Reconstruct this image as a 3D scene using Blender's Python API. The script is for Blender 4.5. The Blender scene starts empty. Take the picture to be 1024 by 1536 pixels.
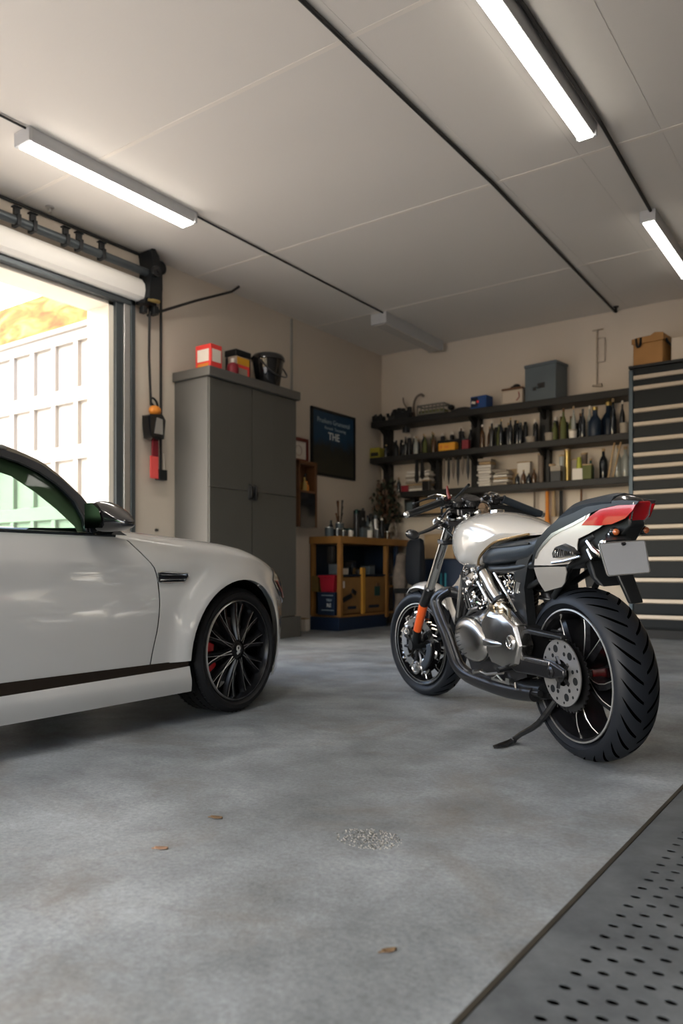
import bpy, bmesh, math, random
from mathutils import Vector, Matrix, Euler
from mathutils.geometry import delaunay_2d_cdt
S = bpy.context.scene
COL = S.collection
R = math.radians
PI = math.pi
random.seed(7)

# ---------------------------------------------------------------- materials
def pm(name, col, rough=.5, metal=0., var=.06, scale=6., bump=0., bscale=60., coat=0., emit=0., ecol=None, trans=0., ior=1.45, alpha=1., spec=.5, rvar=0.):
    m = bpy.data.materials.new(name); m.use_nodes = True
    nt = m.node_tree; N = nt.nodes; L = nt.links
    b = N['Principled BSDF']
    col = tuple(col) + (1,)
    tc = N.new('ShaderNodeTexCoord')
    if var > 0:
        nz = N.new('ShaderNodeTexNoise'); nz.inputs['Scale'].default_value = scale; nz.inputs['Detail'].default_value = 5
        L.new(tc.outputs['Object'], nz.inputs['Vector'])
        mx = N.new('ShaderNodeMix'); mx.data_type = 'RGBA'
        mx.inputs['A'].default_value = tuple(c * (1 - var) for c in col[:3]) + (1,)
        mx.inputs['B'].default_value = tuple(min(1, c * (1 + var)) for c in col[:3]) + (1,)
        L.new(nz.outputs['Fac'], mx.inputs['Factor'])
        L.new(mx.outputs['Result'], b.inputs['Base Color'])
        if rvar > 0:
            mr = N.new('ShaderNodeMapRange'); mr.inputs['From Min'].default_value = .3; mr.inputs['From Max'].default_value = .7
            mr.inputs['To Min'].default_value = max(0, rough - rvar); mr.inputs['To Max'].default_value = rough + rvar
            L.new(nz.outputs['Fac'], mr.inputs['Value']); L.new(mr.outputs['Result'], b.inputs['Roughness'])
    else:
        b.inputs['Base Color'].default_value = col
    if not rvar: b.inputs['Roughness'].default_value = rough
    b.inputs['Metallic'].default_value = metal
    b.inputs['IOR'].default_value = ior
    b.inputs['Alpha'].default_value = alpha
    b.inputs['Specular IOR Level'].default_value = spec
    b.inputs['Coat Weight'].default_value = coat
    b.inputs['Coat Roughness'].default_value = .04
    b.inputs['Transmission Weight'].default_value = trans
    if emit:
        b.inputs['Emission Color'].default_value = tuple(ecol or col[:3]) + (1,)
        b.inputs['Emission Strength'].default_value = emit
    if bump:
        n2 = N.new('ShaderNodeTexNoise'); n2.inputs['Scale'].default_value = bscale; n2.inputs['Detail'].default_value = 6
        L.new(tc.outputs['Object'], n2.inputs['Vector'])
        bp = N.new('ShaderNodeBump'); bp.inputs['Strength'].default_value = bump; bp.inputs['Distance'].default_value = .01
        L.new(n2.outputs['Fac'], bp.inputs['Height']); L.new(bp.outputs['Normal'], b.inputs['Normal'])
    return m

M = {}
def mk(key, *a, **k):
    M[key] = pm(key, *a, **k)
    return M[key]
mk('plaster', (.64, .555, .455), .85, var=.05, scale=1.3, bump=.15, bscale=90)
mk('ceiling_board', (.68, .635, .575), .8, var=.035, scale=.8, bump=.08, bscale=120)
mk('seam_tape', (.74, .68, .60), .8, var=.03)
mk('soffit', (.80, .73, .62), .7)
mk('white_paint', (.80, .76, .70), .45, var=.03, scale=3)
mk('black_cable', (.018, .017, .016), .55, var=.15)
mk('dark_plastic', (.012, .013, .014), .42, spec=.35, var=.1)
mk('black_gloss', (.008, .008, .009), .12, var=.1, coat=.6)
mk('black_satin', (.009, .010, .011), .36, spec=.4, var=.15)
mk('track_grey', (.075, .085, .09), .4, metal=.4)
mk('alu', (.62, .61, .59), .35, metal=.9, var=.05)
mk('lamp_body', (.50, .50, .50), .45, var=.04)
for k_, e_ in (('tube_glow', 24.), ('tube_glow_mid', 15.), ('tube_glow_far', 6.), ('tube_glow_unseen', 42.)): mk(k_, (1, .97, .92), .5, var=0, emit=e_, ecol=(1, .95, .87))
mk('tube_off', (.55, .52, .48), .5, var=.03)
mk('cab_grey', (.085, .082, .072), .5, var=.10, scale=2.2, bump=.05, bscale=200)
mk('cab_side', (.115, .11, .10), .48, var=.12, scale=2.5)
mk('cab_top', (.10, .095, .085), .45, var=.1)
mk('red', (.55, .02, .02), .45)
mk('bright_red', (.85, .06, .05), .45)
mk('dark_red', (.22, .01, .02), .45)
mk('cream', (.72, .62, .48), .6)
mk('orange', (.75, .25, .03), .5)
mk('yellow', (.75, .36, .02), .5)
mk('blue', (.005, .018, .05), .5, var=.15)
mk('deep_blue', (.004, .010, .028), .5, var=.2)
mk('navy', (.006, .016, .035), .45, var=.25)
mk('bench_wood', (.30, .135, .03), .55, var=.25, scale=9, bump=.1)
mk('ply', (.26, .13, .04), .65, var=.25, scale=7)
mk('card', (.42, .29, .16), .8, var=.1)
mk('leather_brown', (.33, .16, .045), .6, var=.2)
mk('shelf_black', (.018, .017, .016), .5, spec=.3, var=.2)
mk('slate', (.10, .125, .14), .5, metal=.2, var=.1)
mk('chest_blue', (.008, .011, .013), .42, spec=.2, metal=.0, var=.1)
mk('chest_strip', (.50, .42, .33), .4, metal=.2, var=.05)
mk('glass_green', (.03, .09, .035), .1, var=.2, coat=.3)
mk('glass_brown', (.08, .035, .012), .12, var=.2, coat=.3)
mk('glass_dark', (.012, .014, .018), .12, var=.2, coat=.3)
mk('glass_clear', (.32, .33, .30), .12, var=.1, coat=.3)
mk('olive', (.10, .11, .03), .7, var=.3)
mk('leaf_dark', (.03, .035, .018), .7, var=.4)
mk('leaf_dry', (.15, .09, .06), .7, var=.4)
mk('steel', (.55, .54, .52), .28, metal=1., var=.06)
mk('chrome', (.80, .79, .77), .08, metal=1., var=.03)
mk('brushed', (.56, .54, .51), .24, metal=1., var=.04, scale=14)
mk('gun', (.07, .07, .073), .28, metal=.9, var=.2)
mk('paper', (.72, .66, .58), .8, var=.06)
mk('poster_blue', (.008, .030, .065), .35, var=.4, scale=2.5)
mk('text_white', (.75, .76, .74), .6, var=.02)
mk('text_dim', (.34, .42, .46), .6, var=.05)

# ---------------------------------------------------------------- mesh builder
def V(*a): return Vector(a[0]) if len(a) == 1 else Vector(a)
class MB:
    def __init__(s): s.v = []; s.f = []; s.m = []; s.X = Matrix()
    def add(s, vs, fs, m=0):
        o = len(s.v)
        s.v += [s.X @ Vector(p) for p in vs]
        s.f += [tuple(i + o for i in q) for q in fs]; s.m += [m] * len(fs); return s
    def box(s, x0, x1, y0, y1, z0, z1, m=0):
        return s.add([(x0,y0,z0),(x1,y0,z0),(x1,y1,z0),(x0,y1,z0),(x0,y0,z1),(x1,y0,z1),(x1,y1,z1),(x0,y1,z1)],
                     [(0,3,2,1),(4,5,6,7),(0,1,5,4),(1,2,6,5),(2,3,7,6),(3,0,4,7)], m)
    def cbox(s, c, d, m=0, rot=None):
        old = s.X
        s.X = old @ Matrix.Translation(c) @ (Euler(rot).to_matrix().to_4x4() if rot else Matrix())
        s.box(-d[0]/2, d[0]/2, -d[1]/2, d[1]/2, -d[2]/2, d[2]/2, m); s.X = old; return s
    def lathe(s, prof, o=(0,0,0), ax=(0,0,1), n=20, m=0, closed=False):
        ax = V(ax).normalized(); q = Vector((0,0,1)).rotation_difference(ax); o = V(o)
        vs = []; fs = []
        for (r, z) in prof:
            for i in range(n):
                a = 2*PI*i/n; vs.append(o + q @ Vector((r*math.cos(a), r*math.sin(a), z)))
        k = len(prof)
        for j in range(k if closed else k-1):
            for i in range(n):
                a, b = j*n+i, j*n+(i+1) % n; c, d = ((j+1) % k)*n+(i+1) % n, ((j+1) % k)*n+i
                fs.append((a, b, c, d))
        if not closed:
            if prof[0][0] > 1e-5: fs.append(tuple(range(n-1, -1, -1)))
            if prof[-1][0] > 1e-5: fs.append(tuple((k-1)*n+i for i in range(n)))
        return s.add(vs, fs, m)
    def cyl(s, p0, p1, r0, r1=None, n=14, m=0):
        p0, p1 = V(p0), V(p1); r1 = r0 if r1 is None else r1; d = p1-p0
        return s.lathe([(r0,0),(r1,d.length)], p0, d, n, m)
    def tube(s, pts, r, n=8, m=0, closed=False, smooth=0, flat=1.):
        pts = [V(p) for p in pts]
        rr = list(r) if hasattr(r, '__len__') else [r]*len(pts)
        if smooth:
            P, Q = [], []
            k = len(pts); seg = k if closed else k-1
            for i in range(seg):
                g = lambda j: pts[j % k] if closed else pts[max(0, min(k-1, j))]
                a, b, c, d = g(i-1), g(i), g(i+1), g(i+2)
                for t in range(smooth):
                    u = t/smooth
                    P.append(.5*((2*b)+(c-a)*u+(2*a-5*b+4*c-d)*u*u+(3*b-a-3*c+d)*u**3))
                    Q.append(rr[i]*(1-u)+rr[(i+1) % k]*u)
            if not closed: P.append(pts[-1]); Q.append(rr[-1])
            pts, rr = P, Q
        k = len(pts); vs = []; fs = []
        tg = []
        for i in range(k):
            a = pts[(i-1) % k] if closed or i > 0 else pts[0]
            b = pts[(i+1) % k] if closed or i < k-1 else pts[-1]
            tg.append((b-a).normalized() if (b-a).length > 1e-9 else Vector((0,0,1)))
        up = Vector((0,0,1)) if abs(tg[0].z) < .9 else Vector((1,0,0))
        nrm = (up - tg[0]*up.dot(tg[0])).normalized()
        for i in range(k):
            if i: nrm = (nrm - tg[i]*nrm.dot(tg[i])).normalized()
            bn = tg[i].cross(nrm)
            for j in range(n):
                a = 2*PI*j/n; vs.append(pts[i] + (nrm*math.cos(a)*flat + bn*math.sin(a))*rr[i])
        for i in range(k if closed else k-1):
            for j in range(n):
                i2 = (i+1) % k
                fs.append((i*n+j, i*n+(j+1) % n, i2*n+(j+1) % n, i2*n+j))
        if not closed: fs += [tuple(range(n-1,-1,-1)), tuple((k-1)*n+j for j in range(n))]
        return s.add(vs, fs, m)
    def prism(s, poly, f0, f1, m=0, m2=None):
        # poly in 2-D; f0, f1 map a 2-D point to the two 3-D faces
        n = len(poly); vs = [f0(p) for p in poly] + [f1(p) for p in poly]
        s.add(vs, [tuple(range(n-1,-1,-1)), tuple(range(n, 2*n))], m)
        s.add(vs, [(i, (i+1) % n, (i+1) % n+n, i+n) for i in range(n)], m if m2 is None else m2); return s
    def loft(s, secs, m=0, cap=True, ring=True):
        k = len(secs[0]); vs = [p for q in secs for p in q]; fs = []
        for i in range(len(secs)-1):
            for j in range(k if ring else k-1):
                fs.append((i*k+j, i*k+(j+1) % k, (i+1)*k+(j+1) % k, (i+1)*k+j))
        if cap and ring: fs += [tuple(range(k-1,-1,-1)), tuple((len(secs)-1)*k+j for j in range(k))]
        return s.add(vs, fs, m)
    def ball(s, c, r, n=14, m=0, rot=None):
        r = r if hasattr(r, '__len__') else (r, r, r); k = n//2
        q = Euler(rot).to_matrix() if rot else Matrix.Identity(3)
        vs = [V(c)+q @ Vector((0,0,r[2]))]
        for i in range(1, k):
            a = PI*i/k
            for j in range(n):
                b = 2*PI*j/n; vs.append(V(c)+q @ Vector((r[0]*math.sin(a)*math.cos(b), r[1]*math.sin(a)*math.sin(b), r[2]*math.cos(a))))
        vs.append(V(c)+q @ Vector((0,0,-r[2]))); e = len(vs)-1
        fs = [(0, 1+j, 1+(j+1) % n) for j in range(n)]
        for i in range(k-2):
            for j in range(n): fs.append((1+i*n+j, 1+(i+1)*n+j, 1+(i+1)*n+(j+1) % n, 1+i*n+(j+1) % n))
        fs += [(e, 1+(k-2)*n+(j+1) % n, 1+(k-2)*n+j) for j in range(n)]
        return s.add(vs, fs, m)
    def build(s, name, mats, parent=None, loc=None, bev=0, ang=35, sub=0, solid=0, seg=2, label=None, fix=True):
        me = bpy.data.meshes.new(name)
        me.from_pydata([tuple(p) for p in s.v], [], s.f)
        if not isinstance(mats, (list, tuple)): mats = [mats]
        for q in mats: me.materials.append(M[q] if isinstance(q, str) else q)
        me.polygons.foreach_set('material_index', s.m)
        if fix:
            bm = bmesh.new(); bm.from_mesh(me); bmesh.ops.recalc_face_normals(bm, faces=bm.faces); bm.to_mesh(me); bm.free()
        me.validate(); me.shade_smooth()
        me.set_sharp_from_angle(angle=R(ang))
        o = bpy.data.objects.new(name, me); COL.objects.link(o)
        if parent: o.parent = parent
        if loc is not None: o.location = loc
        if solid:
            d = o.modifiers.new('s', 'SOLIDIFY'); d.thickness = abs(solid); d.offset = -1 if solid > 0 else 1
        if bev:
            d = o.modifiers.new('b', 'BEVEL'); d.width = bev; d.segments = seg; d.limit_method = 'ANGLE'; d.angle_limit = R(40)
        if sub:
            d = o.modifiers.new('u', 'SUBSURF'); d.levels = d.render_levels = sub
        if label: o['label'] = label
        return o

def tag(o, label=None, cat=None, group=None, kind=None):
    if label: o['label'] = label
    if cat: o['category'] = cat
    if group: o['group'] = group
    if kind: o['kind'] = kind
    return o
def thing(name, loc, label, cat, group=None, rz=0):
    o = bpy.data.objects.new(name, None); COL.objects.link(o); o.location = loc; o.rotation_euler = (0,0,rz)
    o.empty_display_size = .1
    return tag(o, label, cat, group)
def struct(o): o['kind'] = 'structure'; return o
def copy_tree(o, parent=None):
    c = o.copy(); COL.objects.link(c)
    if parent: c.parent = parent
    for ch in list(o.children): copy_tree(ch, c)
    return c
FONT_CACHE = {}
def text_mesh(txt, size, name, mat, parent=None, depth=.0015, bold=0, align='CENTER'):
    cu = bpy.data.curves.new(name, 'FONT'); cu.body = txt; cu.size = size; cu.extrude = depth; cu.offset = bold
    cu.align_x = align; cu.align_y = 'CENTER'; cu.resolution_u = 3
    tmp = bpy.data.objects.new('tmp', cu); COL.objects.link(tmp)
    dg = bpy.context.evaluated_depsgraph_get(); dg.update()
    me = bpy.data.meshes.new_from_object(tmp.evaluated_get(dg)); me.name = name
    bpy.data.objects.remove(tmp); bpy.data.curves.remove(cu)
    me.materials.clear(); me.materials.append(M[mat])
    o = bpy.data.objects.new(name, me); COL.objects.link(o)
    if parent: o.parent = parent
    return o

# ---------------------------------------------------------------- room
XL, XR, YN, YB, H = -5.70, 3.4, -3.2, 8.95, 3.67
# floor material: worn concrete
def concrete():
    m = bpy.data.materials.new('concrete'); m.use_nodes = True; nt = m.node_tree; N = nt.nodes; L = nt.links; b = N['Principled BSDF']
    tc = N.new('ShaderNodeTexCoord')
    def nz(sc, det, ro=.6, dist=0.):
        n = N.new('ShaderNodeTexNoise'); n.inputs['Scale'].default_value = sc; n.inputs['Detail'].default_value = det
        n.inputs['Roughness'].default_value = ro; n.inputs['Distortion'].default_value = dist; L.new(tc.outputs['Object'], n.inputs['Vector']); return n
    def ramp(src, a, b_, ca, cb):
        r = N.new('ShaderNodeValToRGB'); r.color_ramp.elements[0].position = a; r.color_ramp.elements[1].position = b_
        r.color_ramp.elements[0].color = ca; r.color_ramp.elements[1].color = cb; L.new(src, r.inputs['Fac']); return r
    def mix(a, b_, f, mode='MIX'):
        x = N.new('ShaderNodeMix'); x.data_type = 'RGBA'; x.blend_type = mode
        for s_, k in ((a, 'A'), (b_, 'B')):
            if hasattr(s_, 'links'): L.new(s_, x.inputs[k])
            else: x.inputs[k].default_value = s_
        if hasattr(f, 'links'): L.new(f, x.inputs['Factor'])
        else: x.inputs['Factor'].default_value = f
        return x.outputs['Result']
    big = ramp(nz(.75, 6, .6, .6).outputs['Fac'], .36, .66, (.17, .188, .20, 1), (.37, .405, .425, 1))
    mid = ramp(nz(3.2, 8, .65, .3).outputs['Fac'], .3, .72, (.62, .62, .62, 1), (1.25, 1.25, 1.25, 1))
    fin = ramp(nz(70, 5, .7).outputs['Fac'], .3, .7, (.72, .72, .72, 1), (1.24, 1.24, 1.24, 1))
    st = nz(1.6, 7, .7, .8); stain = ramp(st.outputs['Fac'], .50, .72, (0, 0, 0, 1), (1, 1, 1, 1))
    c = mix(big.outputs['Color'], mid.outputs['Color'], 1., 'MULTIPLY')
    c = mix(c, fin.outputs['Color'], 1., 'MULTIPLY')
    c = mix(c, (.15, .122, .09, 1), mix((0,0,0,1), stain.outputs['Color'], .62))
    L.new(c, b.inputs['Base Color'])
    rr = ramp(nz(2.1, 6, .6).outputs['Fac'], .3, .75, (.40, .40, .40, 1), (.66, .66, .66, 1)); L.new(rr.outputs['Color'], b.inputs['Roughness'])
    bp = N.new('ShaderNodeBump'); bp.inputs['Strength'].default_value = .35; bp.inputs['Distance'].default_value = .004
    L.new(nz(110, 6, .7).outputs['Fac'], bp.inputs['Height'])
    b2 = N.new('ShaderNodeBump'); b2.inputs['Strength'].default_value = .12; b2.inputs['Distance'].default_value = .02
    L.new(nz(6, 4, .5).outputs['Fac'], b2.inputs['Height']); L.new(bp.outputs['Normal'], b2.inputs['Normal'])
    L.new(b2.outputs['Normal'], b.inputs['Normal'])
    return m
M['concrete'] = concrete()
PX = -.555          # edge of the perforated metal platform
b = MB(); b.box(XL-.3, PX-.012, YN, YB+.1, -.15, 0)
struct(b.build('floor', 'concrete'))
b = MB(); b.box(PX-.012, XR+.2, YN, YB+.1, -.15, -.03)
mk('pit_shade', (.006,.006,.006), .9); struct(b.build('floor_pit', 'pit_shade'))  # near-black colour stands in for shade below the plate holes
# ceiling with slightly raised joints
b = MB(); b.box(XL-.3, XR+.2, YN, YB+.2, H, H+.15)
struct(b.build('ceiling', 'ceiling_board'))
tn = 0
def trim(bb, mat, bev=0, name=None):
    global tn
    tn += 1
    return struct(bb.build(name or 'trim_%d' % tn, mat, bev=bev))
for y in (1.53, 3.50, 5.46, 7.42):
    trim(MB().box(XL, XR, y-.016, y+.016, H-.003, H+.01), 'seam_tape')
for x, w in ((-2.47, .07), (-1.85, .05), (-1.30, .05)):
    trim(MB().box(x-w, x+w, YN, YB, H-.0015, H+.01), 'ceiling_board')
# left wall with the big door opening
OY, OZ, T = 4.46, 3.13, .28
b = MB()
b.box(XL-T, XL, OY, YB+.1, -.1, H+.02); b.box(XL-T, XL, -1.6, OY, OZ, H+.02); b.box(XL-T, XL, YN, -1.6, -.1, H+.02)
struct(b.build('wall_left', 'plaster'))
struct(MB().box(XL-T, XR+.2, YB, YB+.2, -.1, H+.02).build('wall_back', 'plaster'))
struct(MB().box(XR, XR+.2, YN, YB+.1, -.1, H+.02).build('wall_right', mk('bounce_cut_grey', (.22, .21, .20), .8)))  # unseen wall, coloured dark to cut bounce light on the right
b = MB(); b.box(XL-T, -5.2, YN-.25, YN, -.1, H+.02); b.box(-5.2, XR+.2, YN-.25, YN, 2.95, H+.02); b.box(.6, XR+.2, YN-.25, YN, -.1, 2.95)  # unseen wall added to limit the sun; narrow opening dims the right side
struct(b.build('wall_front_unseen', 'plaster'))
# door frame: jamb tracks and header
trim(MB().box(XL-T-.02, XL+.0, OY-.055, OY+.002, 0, OZ), 'soffit')
trim(MB().box(XL-.10, XL+.035, OY+.0, OY+.075, 0, OZ+.05).box(XL-.06, XL+.06, OY+.15, OY+.20, 0, OZ+.06), 'track_grey', bev=.004)
trim(MB().box(XL-.02, XL+.05, OY+.078, OY+.148, 0, OZ+.03), 'alu', bev=.004)
trim(MB().box(XL-T-.02, XL+.0, -1.6, OY, OZ-.03, OZ+.002), 'soffit')
trim(MB().box(XL-.02, XL+.06, -1.6, OY+.20, OZ+.005, OZ+.055), 'track_grey', bev=.004)
# roller housing above the opening
b = MB()
prof = [(0,0),(.10,.0),(.135,.03),(.15,.09),(.14,.15),(.10,.20),(0,.24)]
b.prism(prof, lambda p: (XL+p[0], -1.6, OZ+.06+p[1]), lambda p: (XL+p[0], OY+.24, OZ+.06+p[1]))
trim(b, 'white_paint', bev=.006)

# outdoors
M['paving'] = pm('paving', (.50, .46, .40), .8, var=.1, scale=2)
struct(MB().box(-30, XL-.3, -25, 30, -.2, -.02).build('ground_outside', 'paving'))
struct(MB().box(-30, 30, -25, YN-.0, -.2, -.02).build('ground_drive', 'paving'))
M['gate_white'] = pm('gate_white', (.43, .405, .37), .5, var=.02)
gx0, gx1, gy, gh = -12.0, -5.985, 4.60, 3.06
g = thing('panelled_gate_wall', ((gx0+gx1)/2, gy, 0), 'tall white panelled gate wall seen outdoors through the garage opening', 'gate')
w2 = (gx1-gx0)/2
b = MB(); b.box(-w2, w2, .04, .12, -.02, gh)
rows = [(.12,.62),(.76,1.22),(1.36,1.80),(1.94,2.36),(2.50,2.95)]
pw, gap = .30, .065
edges_x = []
x = w2-.14
while x > -w2+.3:
    edges_x.append((x-pw, x)); x -= pw+gap
zs = [-.02] + [z for r in rows for z in r] + [gh]
for i in range(0, len(zs), 2): b.box(-w2, w2, -.0, .05, zs[i], zs[i+1])
for (z0, z1) in rows:
    xs = [w2] + [q for e in edges_x for q in (e[1], e[0])] + [-w2]
    for i in range(0, len(xs), 2): b.box(xs[i+1], xs[i], -.0, .05, z0, z1)
b.build('panel', 'gate_white', g, bev=.006)
MB().box(-w2, w2, -.03, .15, gh, gh+.05).build('cap', 'gate_white', g, bev=.01)
# orange timber building behind the gate wall
def timber():
    m = bpy.data.materials.new('sunlit_timber'); m.use_nodes = True; nt = m.node_tree; N = nt.nodes; L = nt.links; b = N['Principled BSDF']
    tc = N.new('ShaderNodeTexCoord'); mp = N.new('ShaderNodeMapping'); mp.inputs['Scale'].default_value = (1.2, 1, 4.5)
    L.new(tc.outputs['Object'], mp.inputs['Vector'])
    n = N.new('ShaderNodeTexNoise'); n.inputs['Scale'].default_value = 1.3; n.inputs['Detail'].default_value = 8; n.inputs['Distortion'].default_value = 1.
    L.new(mp.outputs['Vector'], n.inputs['Vector'])
    r = N.new('ShaderNodeValToRGB'); e = r.color_ramp.elements
    e[0].position = .32; e[0].color = (.19, .06, .012, 1); e[1].position = .68; e[1].color = (.44, .27, .10, 1)
    k = e.new(.5); k.color = (.34, .14, .028, 1)
    L.new(n.outputs['Fac'], r.inputs['Fac']); L.new(r.outputs['Color'], b.inputs['Base Color']); b.inputs['Roughness'].default_value = .8
    return m
M['timber'] = timber()
t = thing('timber_shed', (-11, 6.3, 0), 'orange timber building rising behind the white gate wall', 'building')
MB().box(-6, 5, 0, 3, -.02, 4.53).build('wall', 'timber', t)
MB().cyl((-1.15, -.06, 3.1), (-1.15, -.06, 4.30), .06, n=10).cyl((-1.15, -.06, 4.30), (-1.40, -.02, 4.34), .05, n=8).build('drain_pipe', mk('rust_pipe', (.20, .07, .05), .6), t)
b = MB()
for x0 in (1.6, 1.95, 2.2): b.cbox((x0, -.08, 3.72+.12*(x0-1.6)), (.28, .1, .07))
b.cbox((-1.9, -.08, 3.62), (.35, .12, .14))
b.build('bracket', 'black_satin', t)

# ---------------------------------------------------------------- cables and lamps on the ceiling
def cable(name, pts, r, label, cat='cable', mat='black_cable', group=None, smooth=0):
    p0 = V(pts[0]); o = MB().tube([V(p)-p0 for p in pts], r, n=8, smooth=smooth).build(name, mat)
    o.location = p0; return tag(o, label, cat, group)
cz = H-.013
cable('ceiling_cable', [(-4.69, -1, cz), (-4.68, 2.95, cz)], .008, 'thin dark cable at the near end of the lit lamp above the car')
cable('ceiling_cable', [(-4.69, 4.46, cz), (-4.72, 7.50, cz)], .008, 'thin dark cable on the ceiling between the lamp above the car and the unlit lamp')
cable('ceiling_cable', [(-2.47, -2.5, cz), (-2.47, 3.1, cz), (-2.46, 5.45, cz), (-2.55, 8.93, cz)], .013, 'long dark cable crossing the middle of the ceiling with no lamp on it')
cable('ceiling_cable', [(-1.555, 3.65, cz), (-1.545, 5.14, cz-.008), (-1.60, 6.7, cz)], .013, 'dark cable on the ceiling passing the two lit lamps on the right')
def lamp(loc, length, w, h, label, lit=True, group=None, glow='tube_glow'):
    t = thing('ceiling_lamp', loc, label, 'lamp', group)
    b = MB(); b.prism([(-w/2, 0), (w/2, 0), (w/2, -h*.6), (w*.40, -h), (-w*.40, -h), (-w/2, -h*.6)], lambda p: (p[0], 0, p[1]), lambda p: (p[0], length, p[1]))
    b.build('housing', 'lamp_body', t, bev=.003)
    MB().box(-w*.36, w*.36, .012, length-.012, -h-.014, -h+.001).build('diffuser', glow if lit else 'tube_off', t, bev=.004)
    for yy in (0, length): MB().box(-w*.52, w*.52, yy-.012, yy+.012, -h-.006, -.0).build('end_cap', 'lamp_body', t, bev=.003)
    return t
lamp((-4.74, 2.97, H), 1.5, .17, .085, 'lit tube lamp on the ceiling above the white car')
lamp((-1.64, -.2, H), 1.60, .13, .085, 'added unseen tube lamp behind the viewpoint, brightening the room', glow='tube_glow_unseen')  # out-of-view lamp added to brighten the floor and room
lamp((-4.74, -2.7, H), 1.5, .17, .085, 'added unseen tube lamp over the rear of the white car, for extra light', glow='tube_glow_unseen')  # second unseen lamp, added as extra light from behind
lamp((-1.64, 3.50, H), 1.60, .13, .085, 'brightest lit tube lamp, nearest on the right half of the ceiling', glow='tube_glow_mid')
lamp((-1.62, 6.60, H), 1.5, .12, .085, 'lit tube lamp at the right edge, over the tool chest side', glow='tube_glow_far')
lamp((-4.78, 7.45, H), 1.35, .20, .12, 'unlit lamp on the ceiling near the back left corner', lit=False)
o = MB().lathe([(.0, 0), (.035, 0), (.035, -.012), (.014, -.02), (.014, -.045), (.022, -.05), (.0, -.055)], n=14).build('sprinkler_head', 'steel'); o.location = (-5.56, 3.72, H)
tag(o, 'small round sprinkler head on the ceiling above the garage opening', 'sprinkler')
o = MB().lathe([(.0, 0), (.03, 0), (.03, -.012), (.014, -.02), (.014, -.05), (.022, -.06), (.0, -.075)], n=14).build('ceiling_hook', 'gun'); o.location = (-2.50, 8.80, H)
tag(o, 'small metal ceiling hook at the far end of the middle cable', 'hook')

# ---------------------------------------------------------------- perforated platform
b = MB(); b.X = Matrix()
px1 = XR; cols = []
sx, sy, hw, hh = .040, .0565, .0112, .0085
def plate():
    m = bpy.data.materials.new('perforated_steel'); m.use_nodes = True; nt = m.node_tree; N = nt.nodes; L = nt.links; b = N['Principled BSDF']
    tc = N.new('ShaderNodeTexCoord')
    n = N.new('ShaderNodeTexNoise'); n.inputs['Scale'].default_value = 5; n.inputs['Detail'].default_value = 9; n.inputs['Roughness'].default_value = .7
    L.new(tc.outputs['Object'], n.inputs['Vector'])
    r = N.new('ShaderNodeValToRGB'); e = r.color_ramp.elements
    e[0].position = .35; e[0].color = (.075, .085, .092, 1); e[1].position = .75; e[1].color = (.19, .21, .22, 1)
    L.new(n.outputs['Fac'], r.inputs['Fac']); L.new(r.outputs['Color'], b.inputs['Base Color'])
    b.inputs['Metallic'].default_value = .35
    r2 = N.new('ShaderNodeMapRange'); r2.inputs['To Min'].default_value = .42; r2.inputs['To Max'].default_value = .62
    L.new(n.outputs['Fac'], r2.inputs['Value']); L.new(r2.outputs['Result'], b.inputs['Roughness'])
    return m
M['plate'] = plate()
def plate_mesh(x0, x1, y0, y1, holes):
    # grid cells: a hole cell is a square with an oval slot cut out
    b = MB(); zt = .0
    nh = 10
    xs0 = min(h[0] for h in holes)-sx/2; xs1 = max(h[0] for h in holes)+sx/2
    for (hx, hy) in holes:
        ring = [(hx+hw*math.cos(2*PI*k/nh+.35), hy+hh*math.sin(2*PI*k/nh+.35)) for k in range(nh)]
        sq = []
        for k in range(nh):
            a = 2*PI*k/nh+.35; c, s_ = math.cos(a), math.sin(a); q = max(abs(c)/(sx/2), abs(s_)/(sy/2)); sq.append((hx+c/q, hy+s_/q))
        vs = [(p[0], p[1], 0) for p in ring]+[(p[0], p[1], 0) for p in sq]+[(p[0], p[1], -.0015) for p in ring]
        fs = [(k, nh+k, nh+(k+1) % nh, (k+1) % nh) for k in range(nh)]+[(k, (k+1) % nh, 2*nh+(k+1) % nh, 2*nh+k) for k in range(nh)]
        b.add(vs, fs)
        for (cx_, cy_) in ((1,1),(1,-1),(-1,1),(-1,-1)):     # corner triangles
            cs = (hx+cx_*sx/2, hy+cy_*sy/2)
            on_v = [p for p in sq if abs(p[0]-cs[0]) < 1e-6 and (p[1]-hy)*cy_ > 0]
            on_h = [p for p in sq if abs(p[1]-cs[1]) < 1e-6 and (p[0]-hx)*cx_ > 0]
            if on_v and on_h:
                pv = max(on_v, key=lambda p: (p[1]-hy)*cy_); ph = max(on_h, key=lambda p: (p[0]-hx)*cx_)
                t = [(pv[0], pv[1], 0), (cs[0], cs[1], 0), (ph[0], ph[1], 0)]
                if cx_*cy_ < 0: t.reverse()
                b.add(t, [(0, 1, 2)])
    return b
t = thing('perforated_floor_plate', (PX, 1.5, 0), 'grey perforated metal floor plate along the right edge beside the concrete', 'floor plate')
NX, NY = 26, 66
hx0, hy0 = .098, -1.55
holes = []
for i in range(NX):
    for j in range(NY):
        holes.append((hx0+i*sx, hy0+(j+(.5 if i % 2 else 0))*sy))
b = plate_mesh(0, 0, 0, 0, holes)
xa, xb = hx0-sx/2, hx0+(NX-.5)*sx; ya, yb = hy0-sy/2, hy0+(NY-.5)*sy
E_ = XR-PX-.0
b.add([(0,-4,0),(xa,-4,0),(xa,5.6,0),(0,5.6,0)], [(0,1,2,3)])
b.add([(xb,-4,0),(E_,-4,0),(E_,5.6,0),(xb,5.6,0)], [(0,1,2,3)])
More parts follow.
